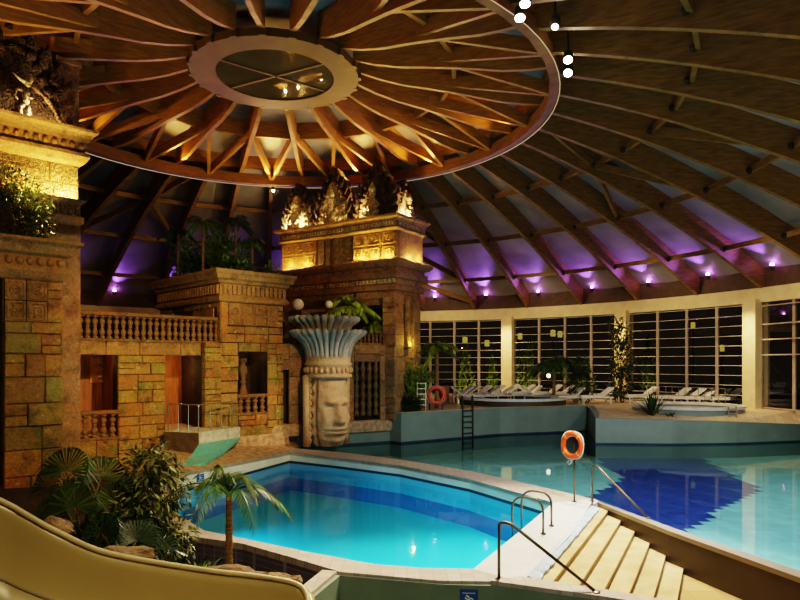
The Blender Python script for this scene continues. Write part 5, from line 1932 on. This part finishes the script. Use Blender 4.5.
# red life ring on a stand, white frame stand
c = Vector((1.72, 31.05, DECK))
lifering(Vector((c.x, c.y, 0)), DECK + .72, 'red life ring on a low stand on the far deck by the tower', .36, (0.1, -1, 0), red, front=.04)
o = thing('life_ring_stand', 'low dark stand holding the red life ring on the far deck', 'stand', c)
for dx in (-.3, .3):
    mb = MB(); mb.tube([(dx, .1, 0), (dx, .1, 1.0)], .025, 8); mb.build('leg', steel_dark, o)
mb = MB(); mb.tube([(-.32, .1, .95), (.32, .1, .95)], .025, 8); mb.build('crossbar', steel_dark, o)
c = Vector((1.0, 30.3, DECK))
o = thing('white_rack', 'white upright metal rack beside the red life ring', 'rack', c)
for dx in (-.2, .2):
    mb = MB(); mb.tube([(dx, 0, 0), (dx, 0, 1.35)], .02, 8); mb.build('post', white_m, o)
for k in range(5):
    mb = MB(); mb.beam((-.2, 0, .3 + k * .25), (.2, 0, .3 + k * .25), .03, .04); mb.build('shelf', white_m, o)
# brown chairs beside the red ring
def chair():
    o = thing('deck_chair', 'x', 'chair', (0, 0, 0), 0, 'brown wooden chairs on the far deck')
    mb = MB(); mb.box(-.25, .25, -.25, .25, .42, .47); mb.build('seat', room_wood, o)
    mb = MB(); mb.box(-.25, .25, .22, .26, .5, 1.0); mb.build('backrest', room_wood, o)
    for x in (-.22, .22):
        for y in (-.22, .23):
            mb = MB(); mb.box(x - .025, x + .025, y - .025, y + .025, 0, .42 if y < 0 else .5); mb.build('leg', room_wood, o)
    return o


proto = chair()
for i, (px, Y, lb) in enumerate([(447, 35.2, 'brown wooden chair right behind the red life ring'), (452, 37, 'brown wooden chair next to the first white lounger'), (443, 36.5, 'brown wooden chair farthest back, between palm and loungers')]):
    o = proto if i == 0 else copy_tree(proto)
    o.location = deckp(px, Y); o.rotation_euler = (0, 0, i * 1.2 + .4)
    o['label'] = lb
# deck lamp
c = deckp(548.5, 38.5)
o = thing('deck_lamp', 'small glowing globe lamp on a thin pole beside the dark deck palm', 'lamp', c)
mb = MB(); mb.tube([(0, 0, 0), (0, 0, 1.4)], .025, 8); mb.build('pole', steel_dark, o)
mb = MB(); mb.ball((0, 0, 1.5), .12, 12, 8); mb.build('globe', emis('warm_globe', (1, .85, .55), 6), o, True)
# railings in front of the windows
for a0, a1, lb in ((19, 27, 'low thin railing on the deck under the window nearest the tower'), (34, 44, 'low thin railing on the deck under the middle window'), (54, 66, 'low thin railing with pickets under the third window')):
    o = thing('deck_railing', lb, 'railing', pol(RW - 1.0, (a0 + a1) / 2, DECK))
    mb = MB()
    for z in (.5, .95):
        mb.tube([pol(RW - 1.0, a0 + (a1 - a0) * i / 6, DECK + z) for i in range(7)], .02, 6)
    mb.build('rail', steel_b if a0 > 50 else steel_dark, o, world=True)
    for i in range(13):
        p = pol(RW - 1.0, a0 + (a1 - a0) * i / 12, DECK)
        mb = MB(); mb.tube([p, p + Vector((0, 0, .95))], .015, 6); mb.build('picket', steel_b if a0 > 50 else steel_dark, o, world=True)

# ------------------------------------------------------------------ lights
for p, e in (((0.3, 11.7, -.75), 270), ((1.7, 12.8, -.75), 270), ((-2.6, 13.4, -.75), 420), ((-5.2, 16.6, -.75), 560)):
    light('SPOT', 'underwater_lamp', p, e, (.45, .9, 1.0), .12, (p[0] + (-.6 - p[0]) * .5, p[1] + (19.5 - p[1]) * .5, p[2] - 3.6), 125, .5)
# underwater lamps of the large pool, on the near side under the coping
for p in ((4.6, 18.2, -.3), (1.6, 22.5, -.3), (6.3, 13.2, -.3), (7.4, 10.2, -.3)):
    light('POINT', 'underwater_lamp', p, 50, (.5, .95, .92), .1)
# warm light on the inner roof from the temple side of the ring
for az, e in ((-75, 200), (-40, 260), (-12, 450), (15, 560), (40, 380), (75, 120)):
    light('SPOT', 'ring_uplight', pol(R1 - .7, az, zb(R1) - .1), e, (1.0, .56, .13), .1, pol(5.5, az, zb(5) + .6), 130, 1.0)
# added fill spots without fixtures, brightening pools, plants and temple
light('SPOT', 'hall_spot', (3, 12, 11.0), 1100, (1.0, .78, .48), .5, (2.5, 18, 0), 110, 1.0)
light('SPOT', 'hall_spot', (14.5, 18, 9.4), 1900, (1.0, .86, .66), .5, (10, 25, 0), 110, 1.0)
light('SPOT', 'pool_spot', (6, 9, 10.2), 5500, (.88, .97, .95), .4, (8, 20, 0), 80, 1.0)
light('SPOT', 'plant_spot', (-.8, 6.5, 6.0), 420, (1.0, .82, .5), .15, (-3.2, 10, .9), 60, 1.0)
light('SPOT', 'basin_spot', (2.0, 6.0, 3.0), 170, (.9, .9, .75), .2, (1.0, 10.4, -.3), 80, 1.0)
light('SPOT', 'planter_spot', (-4.5, 19, 5.0), 420, (.95, .9, .55), .15, (-7.5, 27.5, 8.2), 40, 1.0)
light('SPOT', 'tower_spot', (5.0, 15.0, 6.5), 2300, (1.0, .62, .28), .2, (-2.0, 29.5, 6.8), 30, 1.0)
light('SPOT', 'head_spot', (4.0, 22.0, 6.8), 2000, (1.0, .68, .38), .12, (-2.9, 26.5, 2.4), 30, 1.0)
light('SPOT', 'gallery_spot', (-1.6, 26.2, 8.2), 160, (1.0, .85, .4), .12, (-1.9, 29.6, 5.6), 60, 1.0)
light('SPOT', 'facade_spot', (2.0, 9.0, 9.2), 9000, (1.0, .67, .28), .25, (-8.4, 24.2, 3), 42, 1.0)
light('SPOT', 'pillar_spot', (-1.0, 7.0, 8.4), 2300, (1.0, .66, .25), .25, (-8.5, 16, 3.5), 60, 1.0)
light('SPOT', 'slide_spot', (-1.0, 4.5, 6.5), 330, (1.0, .80, .44), .25, (-2.4, 7.0, 1.0), 75, 1.0)
# unseen fill added low on the right to brighten the ribs
light('SPOT', 'rib_uplight', (9, 8, 1.5), 430, (1.0, .60, .18), .3, (6, 16, 12), 120, 1.0)
light('SPOT', 'rib_uplight', (17, 18, 2.0), 380, (1.0, .62, .22), .3, (12, 27, 10), 120, 1.0)

w = bpy.data.worlds.new('night'); bpy.context.scene.world = w
w.use_nodes = True
bg = w.node_tree.nodes['Background']
bg.inputs['Color'].default_value = (.10, .075, .05, 1)
bg.inputs['Strength'].default_value = .12

cam = bpy.data.cameras.new('camera')
cam.lens = 36 * F / 800
cam.sensor_width = 36
cam.shift_y = (HY - 300) / 800
cam.clip_end = 300
co = bpy.data.objects.new('camera', cam)
col.objects.link(co)
co.location = (0, 0, EYE)
co.rotation_euler = (PI / 2, 0, 0)
sc = bpy.context.scene
sc.camera = co
sc.view_settings.view_transform = 'Filmic'
sc.view_settings.look = 'High Contrast'
sc.view_settings.exposure = 0.35
cy = sc.cycles
cy.max_bounces = 7
cy.diffuse_bounces = 3
cy.glossy_bounces = 3
cy.transparent_max_bounces = 12
cy.caustics_reflective = False
cy.caustics_refractive = False
cy.sample_clamp_indirect = 6
